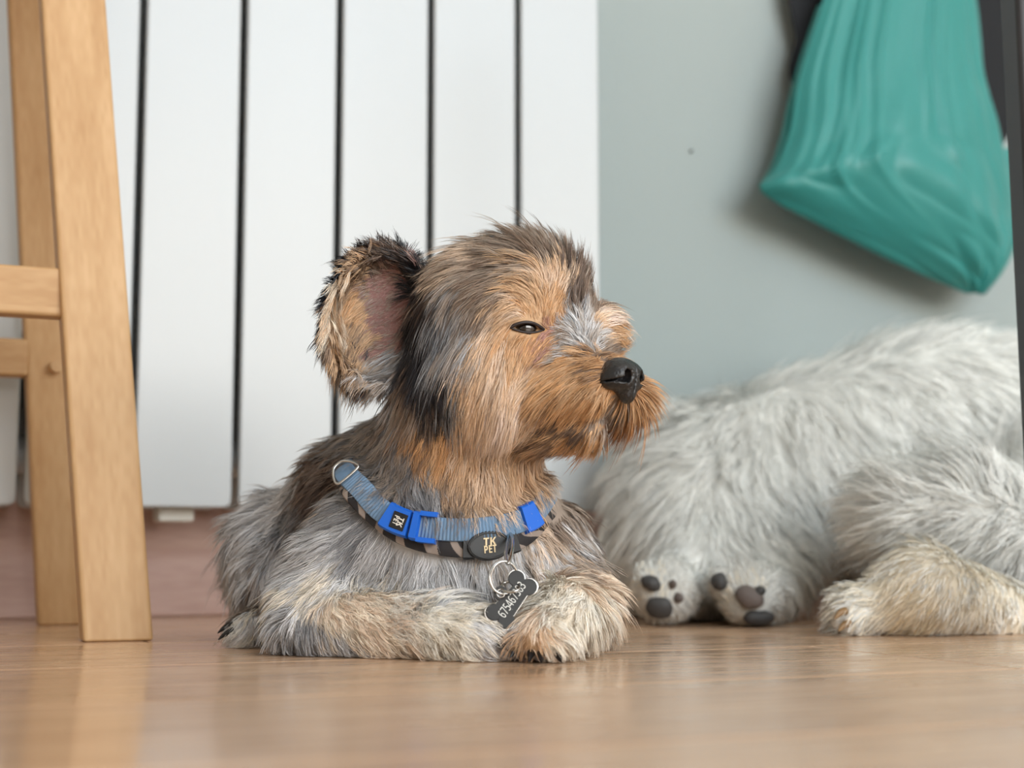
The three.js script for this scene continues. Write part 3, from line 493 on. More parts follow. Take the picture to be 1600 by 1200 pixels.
// px, py, lie of the hair in the picture (x right, y down), length cm, two colours, lift, wave
function guide(px, py, dx, dy, len, a, b = a, lift = 0.25, wave = 0, extra = {}) {
  const { p, n } = meet(dogSolid, px, py);
  const dir = RT.clone().multiplyScalar(dx).addScaledVector(UP, -dy).addScaledVector(FW, extra.dz ?? 0); dir.addScaledVector(n, -dir.dot(n)).normalize();
  dogGuides.push({ p, n, dir, len: len * cm, a: HC[a], b: HC[b], lift, wave, far: 1, skin: extra.skin && HC[extra.skin], skip: extra.skip });
}
const lines = (s) => s.trim().split('\n').filter((l) => l.trim()).map((l) => l.trim().split(/\s+/).map((t) => isNaN(t) ? t : +t));
for (const g of lines(`
  800 400 -8 -3 2.4 taupe brown 0.45 0.15
  745 405 -9 1 2.2 taupe fawn 0.42 0.15
  700 425 -9 4 1.8 taupe fawn 0.40 0.2
  680 450 -4 9 1.8 black umber 0.3 0.1
  850 395 -3 -7 2.0 taupe brown 0.55 0.2
  895 405 3 -8 2.0 brown taupe 0.55 0.1
  770 440 -9 5 2.6 taupe brown 0.34 0.15
  725 465 -4 9 2.2 steel taupe 0.28 0.1
  825 425 -6 2 1.8 taupe tan 0.35 0.1
  760 480 -6 8 2.0 taupe brown 0.26 0.1
  850 440 -2 -6 1.2 tan fawn 0.3
  830 465 -5 -2 1.2 tan tan 0.25
  866 465 0 -6 0.8 tan orange 0.25
  790 485 -7 5 1.6 tan fawn 0.22
  840 488 -1 -3 0.6 tan orange 0.15
  872 492 1 -3 0.5 orange tan 0.15
  690 490 -1 9 3.2 black steel 0.16
  655 480 0 10 2.6 black black 0.2
  660 540 0 10 3.2 black black 0.16
  690 580 0 10 3.0 black blue 0.15
  668 600 0 10 2.8 black black 0.15
  668 505 -1 9 3.0 black black 0.18
  672 560 0 10 3.2 black blue 0.15
  690 540 0 10 3.2 black steel 0.15
  715 520 -2 10 3.2 steel taupe 0.18
  740 530 -3 10 2.8 taupe steel 0.18
  705 590 -1 10 2.6 black steel 0.15
  685 625 0 10 2.2 black brown 0.15
  652 565 -2 9 2.2 black brown 0.2
  650 610 -3 9 2.0 brown taupe 0.25
  765 530 -5 9 2.6 tan fawn 0.18
  780 575 -4 10 2.8 fawn tan 0.16
  745 590 -2 10 3.0 fawn tan 0.16
  750 630 -2 10 2.8 fawn tan 0.16
  725 640 -1 10 2.6 fawn tan 0.2
  795 620 -4 10 2.8 fawn pink 0.16
  770 660 -2 10 2.2 pink fawn 0.2
  815 545 -4 8 1.6 tan orange 0.14
  850 540 -4 6 0.9 orange skin 0.12
  875 530 -3 4 0.7 orange skin 0.14
  825 590 -6 9 2.4 tan fawn 0.16
  870 570 -8 6 1.6 tan orange 0.2
  905 575 -9 5 1.5 orange tan 0.24
  935 575 -9 3 1.2 orange brown 0.25
  860 615 -7 8 2.1 orange tan 0.2
  905 610 -7 8 1.9 orange tan 0.2
  840 645 -5 9 1.9 tan fawn 0.2
  885 640 -5 9 1.7 orange brown 0.18
  925 635 -5 8 1.4 orange tan 0.18
  950 645 -3 8 1.0 taupe brown 0.16
  905 510 -4 -4 0.8 silver steel 0.45 0.1
  925 525 3 -4 1.1 silver taupe 0.45
  875 450 0 -6 0.9 tan fawn 0.3
  890 420 2 -8 1.8 brown umber 0.5
  910 400 4 -8 1.8 brown umber 0.5
  928 392 5 -7 1.8 brown taupe 0.55
  945 525 7 -1 1.3 fawn tan 0.5
  945 500 7 -2 1.6 fawn pink 0.55
  935 455 5 -7 1.8 brown taupe 0.55
  945 545 3 -2 0.9 brown taupe 0.4
  955 560 4 1 0.8 brown orange 0.35
  890 535 -6 -1 0.8 taupe silver 0.35
  897 488 -3 -6 0.8 taupe steel 0.5 0.1
  900 440 2 -8 2.2 brown umber 0.55
  925 430 5 -7 2.0 brown taupe 0.6
  940 415 6 -7 1.8 brown taupe 0.6
  915 460 2 -8 1.8 brown umber 0.55
  905 472 2 -8 2.0 brown umber 0.55
  893 462 1 -8 1.8 brown umber 0.5
  920 475 4 -7 1.6 brown taupe 0.5
  960 450 8 -3 1.9 fawn tan 0.55
  972 475 9 -1 1.8 fawn pink 0.55
  968 505 9 2 1.6 fawn tan 0.5
  620 440 -8 2 0.3 skin taupe 0.1
  598 448 -8 2 0.4 skin taupe 0.1
  955 490 9 0 1.7 fawn tan 0.5
  955 515 8 4 1.5 tan orange 0.45
  985 545 9 -2 1.3 tan orange 0.6
  1000 575 9 2 2.2 tan orange 0.42
  1005 600 9 5 2.7 orange tan 0.42
  1000 630 7 7 2.8 orange rust 0.42
  990 650 6 9 2.4 orange rust 0.4
  895 505 -5 -4 0.8 silver steel 0.5 0.2
  915 500 3 -5 1.0 silver taupe 0.5 0.2
  900 525 -6 -4 1.2 silver taupe 0.5 0.1
  975 655 2 10 1.6 rust orange 0.25
  900 685 -6 6 1.3 orange tan 0.25
  935 685 -3 8 1.3 orange tan 0.25
  962 685 1 9 1.4 rust orange 0.28
  860 690 -8 3 1.6 brown tan 0.22
  815 695 -8 4 1.6 brown tan 0.22
  850 675 -8 4 1.3 umber brown 0.2
  900 668 -7 3 0.9 umber brown 0.15
  740 715 -3 9 2.2 tan fawn 0.3 0.2
  780 735 1 9 2.4 tan fawn 0.3 0.25
  810 740 2 9 2.4 fawn tan 0.3 0.2
  720 745 -2 9 2.2 tan brown 0.3 0.25
  760 770 2 9 1.7 fawn tan 0.3 0.25
  800 775 2 9 1.7 fawn tan 0.3 0.2
  690 700 -4 8 2.0 orange tan 0.3 0.2
  660 680 -3 8 2.0 orange brown 0.3 0.2
  845 735 6 7 1.6 fawn taupe 0.3 0.2
  845 775 5 8 1.6 taupe fawn 0.3 0.2
  640 700 -3 9 2.0 taupe slate 0.35 0.6
  615 735 -4 8 2.0 slate taupe 0.35 0.7
  595 690 -6 6 2.2 taupe slate 0.45 0.6
  665 745 1 9 2.0 slate grey 0.32 0.45
  650 785 4 7 1.5 slate grey 0.25 0.3
  700 785 4 8 1.6 brown slate 0.25 0.3
  590 770 -2 9 1.6 slate grey 0.3 0.3
  560 700 -6 6 1.9 slate taupe 0.45 0.6
  520 740 -6 8 1.7 umber brown 0.35 0.2
  500 775 -5 8 1.6 umber umber 0.3 0.1
  480 810 -4 9 1.4 umber slate 0.25
  560 745 -6 6 1.6 slate taupe 0.35 0.3
  445 790 -8 -1 2.2 grey silver 0.45 0.1
  410 800 -8 3 2.4 silver grey 0.45 0.1
  385 825 -6 8 2.5 silver grey 0.4 0.15
  415 845 -4 9 2.6 silver grey 0.35 0.15
  455 835 0 9 2.0 grey slate 0.3
  380 870 -3 9 2.2 silver grey 0.35 0.15
  395 910 -1 9 2.0 silver taupe 0.3
  430 885 1 9 2.2 silver grey 0.3 0.15
  440 930 3 8 1.8 silver cream 0.3 0.1
  400 940 1 9 1.6 taupe umber 0.3
  395 972 -4 8 1.6 silver cream 0.3
  420 985 -6 5 1.3 grey silver 0.3
  375 990 -5 4 1.5 silver white 0.3
  540 800 -8 2 2.2 slate grey 0.32 0.15
  580 800 -6 6 2.2 slate grey 0.32 0.15
  520 840 -8 4 2.2 grey silver 0.32 0.15
  560 850 -7 6 2.4 grey slate 0.32 0.15
  480 870 -7 6 2.0 grey silver 0.32 0.15
  520 895 -7 7 2.1 cream silver 0.32 0.2
  600 860 -6 8 2.4 silver grey 0.3 0.2
  640 870 -3 9 2.4 silver grey 0.3 0.2
  570 915 -4 8 2.2 cream silver 0.3 0.25
  620 920 -2 9 2.2 silver cream 0.3 0.25
  680 885 0 10 2.4 silver grey 0.3 0.25
  730 900 2 9 2.4 silver grey 0.3 0.25
  690 935 1 9 2.2 silver white 0.3 0.25
  745 935 3 8 2.0 taupe silver 0.3 0.2
  480 930 -5 7 1.9 cream grey 0.32 0.15
  440 960 -4 8 1.7 grey silver 0.35 0.1
  470 990 2 8 1.6 grey slate 0.35 0.15
  530 960 6 6 2.0 cream fawn 0.32 0.3
  560 990 8 4 2.0 cream fawn 0.34 0.3
  620 975 9 3 2.0 white fawn 0.34 0.3
  680 975 9 3 2.0 white cream 0.34 0.3
  720 970 8 4 1.8 white cream 0.34 0.2
  755 985 7 5 1.2 silver cream 0.34 0.1
  520 1010 6 6 1.4 grey silver 0.34 0.2
  600 1010 8 5 1.5 cream fawn 0.34 0.25
  690 1010 8 4 1.5 cream white 0.34 0.25
  765 1005 6 5 1.0 silver taupe 0.34
  870 800 5 8 2.0 taupe brown 0.3 0.2
  895 840 6 8 2.0 taupe silver 0.32 0.2
  845 830 3 9 1.8 taupe fawn 0.3 0.2
  915 865 7 7 1.9 taupe slate 0.34 0.2
  850 880 1 9 2.0 silver fawn 0.3 0.2
  800 890 2 9 2.0 silver taupe 0.3 0.2
  900 890 5 8 1.6 fawn taupe 0.3 0.15
  935 900 7 6 1.7 fawn cream 0.35 0.15
  920 920 1 9 1.7 fawn cream 0.32 0.15
  890 925 -4 8 1.9 cream white 0.32 0.2
  940 950 3 9 1.9 white cream 0.34 0.25
  925 990 1 9 1.5 white cream 0.34 0.2
  870 955 -5 8 1.7 cream white 0.34 0.2
  840 965 -5 8 1.7 fawn cream 0.36 0.1
  832 990 -2 9 1.4 tan fawn 0.34
  875 995 2 9 1.4 cream white 0.34 0.1
  800 990 -7 5 1.2 silver tan 0.34
  530 455 -6 3 1.7 tan cream 0.5 0.1
  522 505 -5 7 1.8 cream tan 0.5 0.15
  560 425 -6 -3 1.7 brown tan 0.45
  600 408 -4 -7 1.8 umber brown 0.5
  640 410 1 -9 2.0 black umber 0.5
  650 440 -2 -8 1.6 black black 0.4
  532 560 -6 6 1.9 tan brown 0.45
  560 585 -5 8 2.0 tan taupe 0.42
  600 585 -5 9 2.2 taupe silver 0.35
  625 565 -4 9 2.2 taupe steel 0.28
  560 480 -6 4 1.6 tan orange 0.3
  565 525 -5 7 1.6 tan brown 0.3
`)) guide(...g.slice(0, 9));
for (const [px, py, l] of [[600, 470, 0.35], [610, 510, 0.3], [590, 500, 0.45], [628, 490, 0.2], [605, 545, 0.6]]) guide(px, py, -8, 4, l, 'skin', 'taupe', 0.1, 0, { skin: 'skin' });
// the other side of the head mirrors this one
for (const g of dogGuides.slice()) if (g.p.distanceTo(H0) < 0.085 && g.p.clone().sub(H0).dot(HR) > 0.014 && !dogGuides.some((o) => o.p.distanceTo(mirrorH(g.p)) < 0.012)) dogGuides.push({ ...g, p: mirrorH(g.p), n: mirrorD(g.n), dir: mirrorD(g.dir), far: 1.6 });
// back of the ears and the sides the lens does not see
function behind(p, dir, len, a, b, lift, wave = 0) { const n = V(), q = p.clone(); for (let i = 0; i < 6; i++) { const d = dogSolid.grad(q, n); q.addScaledVector(n, -d); } dogSolid.grad(q, n); dogGuides.push({ p: q, n, dir: norm3(dir.clone().addScaledVector(n, -dir.dot(n))), len: len * cm, a: HC[a], b: HC[b], lift, wave, far: 1 }); }
for (const [E, sgn] of [[earR, 1], [earL, 0]]) for (const [x, y] of [[0, 0], [-0.7, 0], [0.6, 0.2], [0, 0.7], [0, -0.7], [-0.6, 0.6], [-0.6, -0.6], [0.5, 0.7], [0.5, -0.6], [0.9, 0], [-0.9, 0.2], [-0.85, -0.35]]) {
  const [u, v, w] = E.axes, p = E.c.clone().addScaledVector(u, x * E.r[0]).addScaledVector(v, y * E.r[1]).addScaledVector(w, -E.r[2] * Math.sqrt(Math.max(0, 1 - x * x - y * y)) - 0.004);
  behind(p, u.clone().multiplyScalar(x + 0.01).addScaledVector(v, y - 0.35), 1.5, y < -0.5 ? 'brown' : 'black', 'blue', 0.3);
}
behind(P(560, 860, 1.08), V(-0.6, -0.6, -0.4), 1.8, 'slate', 'umber', 0.3, 0.2);
behind(P(460, 800, 1.12), V(-0.6, -0.6, -0.4), 1.8, 'umber', 'slate', 0.3, 0.2);
behind(P(760, 850, 1.02), V(0.4, -0.8, -0.4), 1.8, 'slate', 'grey', 0.3, 0.2);
behind(P(740, 700, 1.0), V(0.1, -0.9, -0.2), 1.8, 'slate', 'umber', 0.3, 0.3);
behind(P(780, 480, 1.0), V(0.1, -0.8, -0.6), 2.2, 'taupe', 'slate', 0.3, 0.2);
behind(P(880, 900, 1.0), V(0.4, -0.8, -0.2), 1.8, 'taupe', 'silver', 0.3, 0.2);
const coat = new Coat(dogGuides);
paintSkin(dogSkin, coat, 0.8);
mesh('body', local(dogSkin.clone()), std({ name: 'dog_skin', vertexColors: true, roughness: 0.8, side: THREE.DoubleSide }), dog);
// nose leather: a small field of its own, with nostrils, side slits and the groove below
{
  const N = Hd(8.75, 0, -2.95), nf = norm3(HF.clone().addScaledVector(HU, 0.05)), nu = norm3(HU.clone().addScaledVector(nf, -HU.dot(nf))), nr = V().crossVectors(nf, nu);
  const big = 1.3 * cm, n = (f, r, u) => N.clone().addScaledVector(nf, f * big).addScaledVector(nr, r * big).addScaledVector(nu, u * big);
  const e = (c, r, k) => ({ c, axes: [nf, nr, nu], r: r.map((x) => x * big), k: k * big });
  const pieces = [e(n(-0.1, 0, 0.15), [0.85, 1.0, 0.72], 0.2), e(n(0.15, 0.5, -0.05), [0.62, 0.62, 0.62], 0.3), e(n(0.15, -0.5, -0.05), [0.62, 0.62, 0.62], 0.3), e(n(0.2, 0, -0.6), [0.42, 0.5, 0.6], 0.3), e(n(-0.1, 0.85, -0.2), [0.5, 0.35, 0.4], 0.2), e(n(-0.1, -0.85, -0.2), [0.5, 0.35, 0.4], 0.2)];
  const carve = [];
  for (const s of [1, -1]) {
    carve.push(e(n(0.62, s * 0.55, -0.06), [0.55, 0.24, 0.28], 0.14));
    carve.push(e(n(0.5, s * 0.78, -0.24), [0.4, 0.3, 0.085], 0.1));
    carve.push(e(n(0.15, s * 1.05, -0.26), [0.45, 0.24, 0.04], 0.08));
  }
  carve.push(e(n(0.72, 0, -0.45), [0.22, 0.035, 0.55], 0.12));
  const f0 = field(pieces, carve), f = (x, y, z) => f0(x, y, z) - 0.00017 * noise(x * 1100, y * 1100, z * 1100);
  f.grad = (p, out) => { const h = 0.00025, d = f(p.x, p.y, p.z); out.set(f(p.x + h, p.y, p.z) - d, f(p.x, p.y + h, p.z) - d, f(p.x, p.y, p.z + h) - d); const l = out.length(); if (l > 1e-9) out.divideScalar(l); return d; };
  const g = skin(f, N.clone().addScalar(-0.0195), N.clone().addScalar(0.0195), 0.0006);
  mesh('nose', local(g), phys({ name: 'nose_leather', color: new THREE.Color().setRGB(0.010, 0.0095, 0.010), roughness: 0.4, clearcoat: 0.18, clearcoatRoughness: 0.3 }), dog);
}
// eyes and lids
const eyeMat = phys({ name: 'eye_wet', color: new THREE.Color().setRGB(0.012, 0.008, 0.006), roughness: 0.12, clearcoat: 1, clearcoatRoughness: 0.03 });
const lidMat = phys({ name: 'lid_skin', color: new THREE.Color().setRGB(0.022, 0.014, 0.013), roughness: 0.5 });
for (const [c, n, t] of [[eyeOn, eyeN, eyeT], [eye2On, mirrorD(eyeN), mirrorD(eyeT)]]) {
  const g = new THREE.SphereGeometry(0.0074, 40, 28); g.translate(...c.clone().addScaledVector(n, -0.0078).addScaledVector(eyeU, 0.0006).toArray());
  const eye = mesh('eye', local(g), eyeMat, dog);
  for (const s of [1, -1]) {
    const pts = []; for (let i = 0; i <= 14; i++) { const a = -1 + i / 7; const q = c.clone().addScaledVector(t, a * 0.0104).addScaledVector(eyeU, (s * 0.0030 * (1 - a * a) - 0.0004) * (s < 0 ? 0.85 : 1)); const gr = V(); for (let k = 0; k < 4; k++) { const d = dogField.grad(q, gr); q.addScaledVector(n, (0.0002 - d) / Math.max(0.5, gr.dot(n))); } pts.push(q); }
    const tube = new THREE.TubeGeometry(new THREE.CatmullRomCurve3(pts), 40, s > 0 ? 0.0010 : 0.0006, 8);
    mesh('eyelid', local(tube), lidMat, dog);
  }
}
// claws
{
  const claw = phys({ name: 'claw', color: 0x141214, roughness: 0.35 });
  const spots = [[806, 1012, 0.833, -0.5, 0.8], [829, 1022, 0.827, -0.2, 1], [846, 1025, 0.825, 0, 1], [872, 1022, 0.828, 0.3, 1], [355, 977, 0.956, -1, 0.1], [356, 987, 0.950, -1, 0.3], [782, 990, 0.837, 1, 0.3], [784, 1006, 0.835, 1, 0.4]];
  for (const [px, py, d, dx, dz] of spots) {
    const a = P(px, py, d); a.y = Math.max(a.y, 0.0045); const D = norm3(V(dx, -0.25, dz)), pts = [0, 1, 2, 3, 4].map((k) => { const t = k / 4; return a.clone().addScaledVector(D, (t - 0.4) * 0.010).add(V(0, -t * t * 0.0035, 0)); });
    for (const q of pts) q.y = Math.max(q.y, 0.0012);
    const g = new THREE.TubeGeometry(new THREE.CatmullRomCurve3(pts), 10, 0.0024, 10), p = g.attributes.position;
    for (let i = 0; i <= 10; i++) for (let j = 0; j <= 10; j++) { const v = i * 11 + j, c = new THREE.CatmullRomCurve3(pts).getPointAt(i / 10), k = 1 - 0.85 * Math.pow(i / 10, 1.5); p.setXYZ(v, c.x + (p.getX(v) - c.x) * k, Math.max(0.0004, c.y + (p.getY(v) - c.y) * k), c.z + (p.getZ(v) - c.z) * k); }
    g.computeVertexNormals(); mesh('claw', local(g), claw, dog);
  }
}
// ---------- collars ----------
// a closed loop that lies on the coat: sight points in front, places behind, dropped onto the body and lifted by h
function neckLoop(front, backPts, h) {
  const pts = [];
  for (const [px, py, e] of front) { const { p, n } = meet(dogField, px, py); pts.push(p.addScaledVector(n, h + (e ?? 0))); }
  for (const b of backPts) { const q = P(...b), n = V(); for (let i = 0; i < 6; i++) { const d = dogField.grad(q, n); q.addScaledVector(n, -d); } dogField.grad(q, n); pts.push(q.addScaledVector(n, h)); }
  return new THREE.CatmullRomCurve3(pts, true, 'centripetal');
}
const loopC = P(700, 765, 0.95);
const blueLoop = neckLoop([[549, 752], [572, 775], [600, 801], [640, 820], [700, 830], [760, 828], [812, 812], [838, 786]], [[860, 745, 0.99], [790, 715, 1.03], [700, 700, 1.05], [610, 700, 1.04]], 0.0075);
const blackLoop = neckLoop([[552, 770], [600, 815], [640, 838], [695, 853], [750, 855], [806, 842], [842, 808]], [[865, 765, 0.99], [790, 740, 1.03], [700, 725, 1.05], [610, 720, 1.04]], 0.0052);
const N_LOOP = 240;
function frames(loop) {
  const P0 = loop.getSpacedPoints(N_LOOP), out = [], gr = V();
  for (let i = 0; i < N_LOOP; i++) { const t = P0[(i + 1) % N_LOOP].clone().sub(P0[(i + N_LOOP - 1) % N_LOOP]).normalize(); dogField.grad(P0[i], gr, 0.004); const o = gr.clone().addScaledVector(t, -gr.dot(t)).normalize(); out.push({ p: P0[i], t, o, w: V().crossVectors(o, t).normalize() }); }
  for (let k = 0; k < 6; k++) for (let i = 0; i < N_LOOP; i++) { const a = out[i], b = out[(i + 1) % N_LOOP], c = out[(i + N_LOOP - 1) % N_LOOP]; a.o = a.o.clone().add(b.o).add(c.o).addScaledVector(a.t, 0).normalize(); a.o.addScaledVector(a.t, -a.o.dot(a.t)).normalize(); a.w = V().crossVectors(a.o, a.t).normalize(); }
  return out;
}
const blueF = frames(blueLoop), blackF = frames(blackLoop);
const nearestOn = (F, px, py) => { let best = 1e9, k = 0; F.forEach((f, i) => { const [x, y] = toPixel(f.p), d = Math.hypot(x - px, y - py) + (f.p.z < loopC.z - 0.02 ? 60 : 0); if (d < best) { best = d; k = i; } }); return k; };
// webbing: a rounded strip swept along the loop between two stations; ribs run across it
function strip(F, from, to, width, thick, out = 0, ribs = 0) {
  const pos = [], uv = [], idx = [], n = to - from, sub = ribs ? 4 : 1, M = n * sub, sec = [[-0.5, 0], [-0.47, 0.8], [-0.42, 1], [0.42, 1], [0.47, 0.8], [0.5, 0], [0.42, -0.2], [-0.42, -0.2]];
  const whole = n >= N_LOOP;
  for (let i = 0; i <= M; i++) {
    const x = from + i / sub, a = F[((Math.floor(x) % N_LOOP) + N_LOOP) % N_LOOP], b = F[((Math.floor(x) + 1) % N_LOOP + N_LOOP) % N_LOOP], t = x - Math.floor(x);
    const p = a.p.clone().lerp(b.p, t), o = a.o.clone().lerp(b.o, t).normalize(), w = a.w.clone().lerp(b.w, t).normalize(), r = ribs ? (0.5 + 0.5 * Math.cos(i * Math.PI / 2)) * ribs : 0;
    sec.forEach(([s, h], k) => { const q = p.clone().addScaledVector(w, s * width).addScaledVector(o, out + h * thick + (h > 0.5 ? r - ribs : 0)); pos.push(q.x, q.y, q.z); uv.push(x / N_LOOP * 0.36, s * width); });
  }
  const S = sec.length;
  for (let i = 0; i < M; i++) for (let k = 0; k < S; k++) { const a = i * S + k, b = i * S + (k + 1) % S; idx.push(a, b, a + S, b, b + S, a + S); }
  if (!whole) for (const [b, f] of [[0, 1], [M * S, 0]]) for (let k = 1; k < S - 1; k++) f ? idx.push(b, b + k, b + k + 1) : idx.push(b, b + k + 1, b + k);
  const g = new THREE.BufferGeometry(); g.setAttribute('position', new THREE.Float32BufferAttribute(pos, 3)); g.setAttribute('uv', new THREE.Float32BufferAttribute(uv, 2)); g.setIndex(idx);
  return toCreasedNormals(g, 0.6);
}
const flip = (g) => { const i = g.index, p = g.attributes.position; if (i) { for (let k = 0; k < i.count; k += 3) { const a = i.getX(k); i.setX(k, i.getX(k + 1)); i.setX(k + 1, a); } } return g; };
// a frame on the collar: local x along the loop, y across it (towards the head), z outward
function onCollar(F, k, out) { const f = F[k]; return new THREE.Matrix4().makeBasis(f.t, f.w, f.o).setPosition(f.p.clone().addScaledVector(f.o, out)); }
const BW = 0.0136, KW = 0.0122;
const collarAt = V(loopC.x, 0.08, loopC.z), cl = (g) => g.translate(-collarAt.x, -collarAt.y, -collarAt.z);
const two = { side: THREE.DoubleSide };
function print(w, h, draw) {   // flat print
  const c = document.createElement('canvas'); c.width = w; c.height = h; const x = c.getContext('2d'); draw(x, w, h);
  const t = new THREE.CanvasTexture(c); t.colorSpace = THREE.SRGBColorSpace; t.magFilter = THREE.LinearFilter; return t;
}
const font = await new FontLoader().loadAsync('fonts/droid/droid_sans_bold.typeface.json');
function letters(rows, size, depth) {   // raised lettering, rows centred, in the plane z = 0
  const gs = [];
  rows.forEach(([txt, sx, y, sk]) => { const g = new TextGeometry(txt, { font, size, depth, curveSegments: 3, bevelEnabled: false }); g.computeBoundingBox(); const b = g.boundingBox; g.translate(-(b.min.x + b.max.x) / 2, 0, 0); g.scale(sx, 1, 1); g.applyMatrix4(new THREE.Matrix4().makeShear(0, 0, sk, 0, 0, 0)); g.translate(0, y, 0); gs.push(g); });
  return mergeGeometries(gs);
}
const logoRows = (s) => [['TK', 1.1, 0.05 * s, 0.12], ['PET', 0.78, -1.0 * s, 0.05]];
{
  const c = thing('collar', 'blue grey webbing collar with bright blue buckle, upper of two on the terrier', 'collar', collarAt.toArray());
  const web = phys({ name: 'blue_webbing', color: new THREE.Color('#7390ad'), roughness: 0.8, ...two }), blue = phys({ name: 'blue_plastic', color: new THREE.Color('#1668d6'), roughness: 0.36, ...two }), steel = std({ name: 'steel', color: 0xb9b9b7, metalness: 1, roughness: 0.25 });
  mesh('webbing', cl(strip(blueF, 0, N_LOOP, BW, 0.0022, 0, 0.0006)), web, c);
  // buckle
  const kb = nearestOn(blueF, 640, 818), a = nearestOn(blueF, 612, 800), b = nearestOn(blueF, 676, 826);
  const lo = Math.min(a, b), hi = Math.max(a, b), dirSign = a < b ? 1 : -1, len = (hi - lo);
  mesh('buckle', cl(mergeGeometries([strip(blueF, lo, lo + Math.round(len * 0.55), BW * 1.22, 0.0052, 0.0006), strip(blueF, lo + Math.round(len * 0.60), lo + Math.round(len * 0.74), BW * 1.28, 0.0058, 0.0006)])), blue, c);
  const prongs = []; for (const s of [-1, 1]) { const F2 = blueF.map((f) => ({ ...f, p: f.p.clone().addScaledVector(f.w, s * BW * 0.56) })); prongs.push(strip(F2, lo + Math.round(len * 0.7), hi + 1, 0.0032, 0.0052, 0.0006)); }
  mesh('buckle_prong', cl(prongs[0]), blue, c); mesh('buckle_prong', cl(prongs[1]), blue, c);
  // dark badge on the buckle
  const bk = lo + Math.round(len * 0.3), M = onCollar(blueF, bk, 0.0060);
  const badge = mesh('badge', cl(new RoundedBoxGeometry(0.0092, 0.0098, 0.0008, 2, 0.0003).applyMatrix4(M)), std({ color: 0x17181b, roughness: 0.6 }), c);
  const lt = letters(logoRows(0.0026), 0.0027, 0.0004); lt.rotateZ(-Math.PI / 2); lt.scale(1.15, 1.15, 1); lt.applyMatrix4(onCollar(blueF, bk, 0.0062));
  mesh('lettering', cl(lt), std({ color: 0xe9e4da, roughness: 0.6 }), badge);
  // slider on the right
  const sl = nearestOn(blueF, 822, 803);
  mesh('slider', cl(mergeGeometries([strip(blueF, sl - 3, sl + 3, BW * 1.25, 0.0042, 0.0004)])), blue, c);
  const sl2 = nearestOn(blueF, 840, 780); mesh('slider', cl(strip(blueF, sl2 - 2, sl2 + 3, BW * 1.1, 0.0036, 0.0004)), blue, c);
  // D ring at the nape side
  const dk = nearestOn(blueF, 549, 752), R = onCollar(blueF, dk, 0.004), ring = new THREE.CatmullRomCurve3([V(-0.001, -0.0075, 0), V(-0.001, 0.0075, 0), V(-0.006, 0.0072, 0.002), V(-0.0105, 0.003, 0.004), V(-0.0105, -0.003, 0.004), V(-0.006, -0.0072, 0.002)].map((v) => V(-v.x * -dirSign, v.y, v.z).applyMatrix4(R)), true, 'catmullrom', 0.4);
  mesh('d_ring', cl(new THREE.TubeGeometry(ring, 60, 0.0009, 10, true)), steel, c);
}
const tagHang = V();
{
  const c = thing('collar', 'black patterned collar with oval badge, lower of two on the terrier', 'collar', collarAt.toArray());
  const pat = dataTexture(256, 64, (x, y) => { const n = Math.sin((x / 256) * 44 + (y / 64) * 3.2 + noise(x / 40, y / 40, 3) * 1.2); const l = n > 0.35; return l ? [150, 136, 126] : [36, 33, 35]; }); pat.repeat.set(12, 80); pat.offset.set(0, 0.5);
  const black = phys({ name: 'black_webbing', map: pat, roughness: 0.75, ...two }), rubber = phys({ name: 'black_rubber', color: 0x1a1b1c, roughness: 0.5, ...two });
  mesh('webbing', cl(strip(blackF, 0, N_LOOP, KW, 0.0018)), black, c);
  const k = nearestOn(blackF, 762, 855), M = onCollar(blackF, k, 0.0022);
  const s = new THREE.Shape(); s.absellipse(0, 0, 0.0124, 0.0078, 0, Math.PI * 2);
  const oval = new THREE.ExtrudeGeometry(s, { depth: 0.0012, bevelEnabled: true, bevelThickness: 0.0008, bevelSize: 0.0008, bevelSegments: 3, curveSegments: 40 });
  const badge = mesh('badge', cl(oval.applyMatrix4(M)), rubber, c);
  const e = new THREE.EllipseCurve(0, 0, 0.0118, 0.0073), rim = new THREE.TubeGeometry(new THREE.CatmullRomCurve3(e.getPoints(48).slice(0, -1).map((p) => V(p.x, p.y, 0.0021)), true), 80, 0.0005, 8, true);
  mesh('badge_rim', cl(rim.applyMatrix4(M)), phys({ color: 0x2c2d2e, roughness: 0.4 }), badge);
  const lt = letters(logoRows(0.0042), 0.0044, 0.0005); lt.translate(0, 0, 0.0020);
  mesh('lettering', cl(lt.applyMatrix4(M)), std({ color: 0xe6cfa6, roughness: 0.6 }), badge);
  for (const px of [728, 796]) { const q = nearestOn(blackF, px, 850); mesh('keeper', cl(strip(blackF, q - 1, q + 2, KW * 1.2, 0.0036)), rubber, c); }
  const q = nearestOn(blackF, 800, 843); tagHang.copy(blackF[q].p).addScaledVector(blackF[q].o, 0.005).addScaledVector(blackF[q].w, -0.001);
}
const collarBand = (p) => { for (const f of blueF) if (f.p.distanceToSquared(p) < 0.0095 ** 2) return true; for (const f of blackF) if (f.p.distanceToSquared(p) < 0.0075 ** 2) return true; return false; };
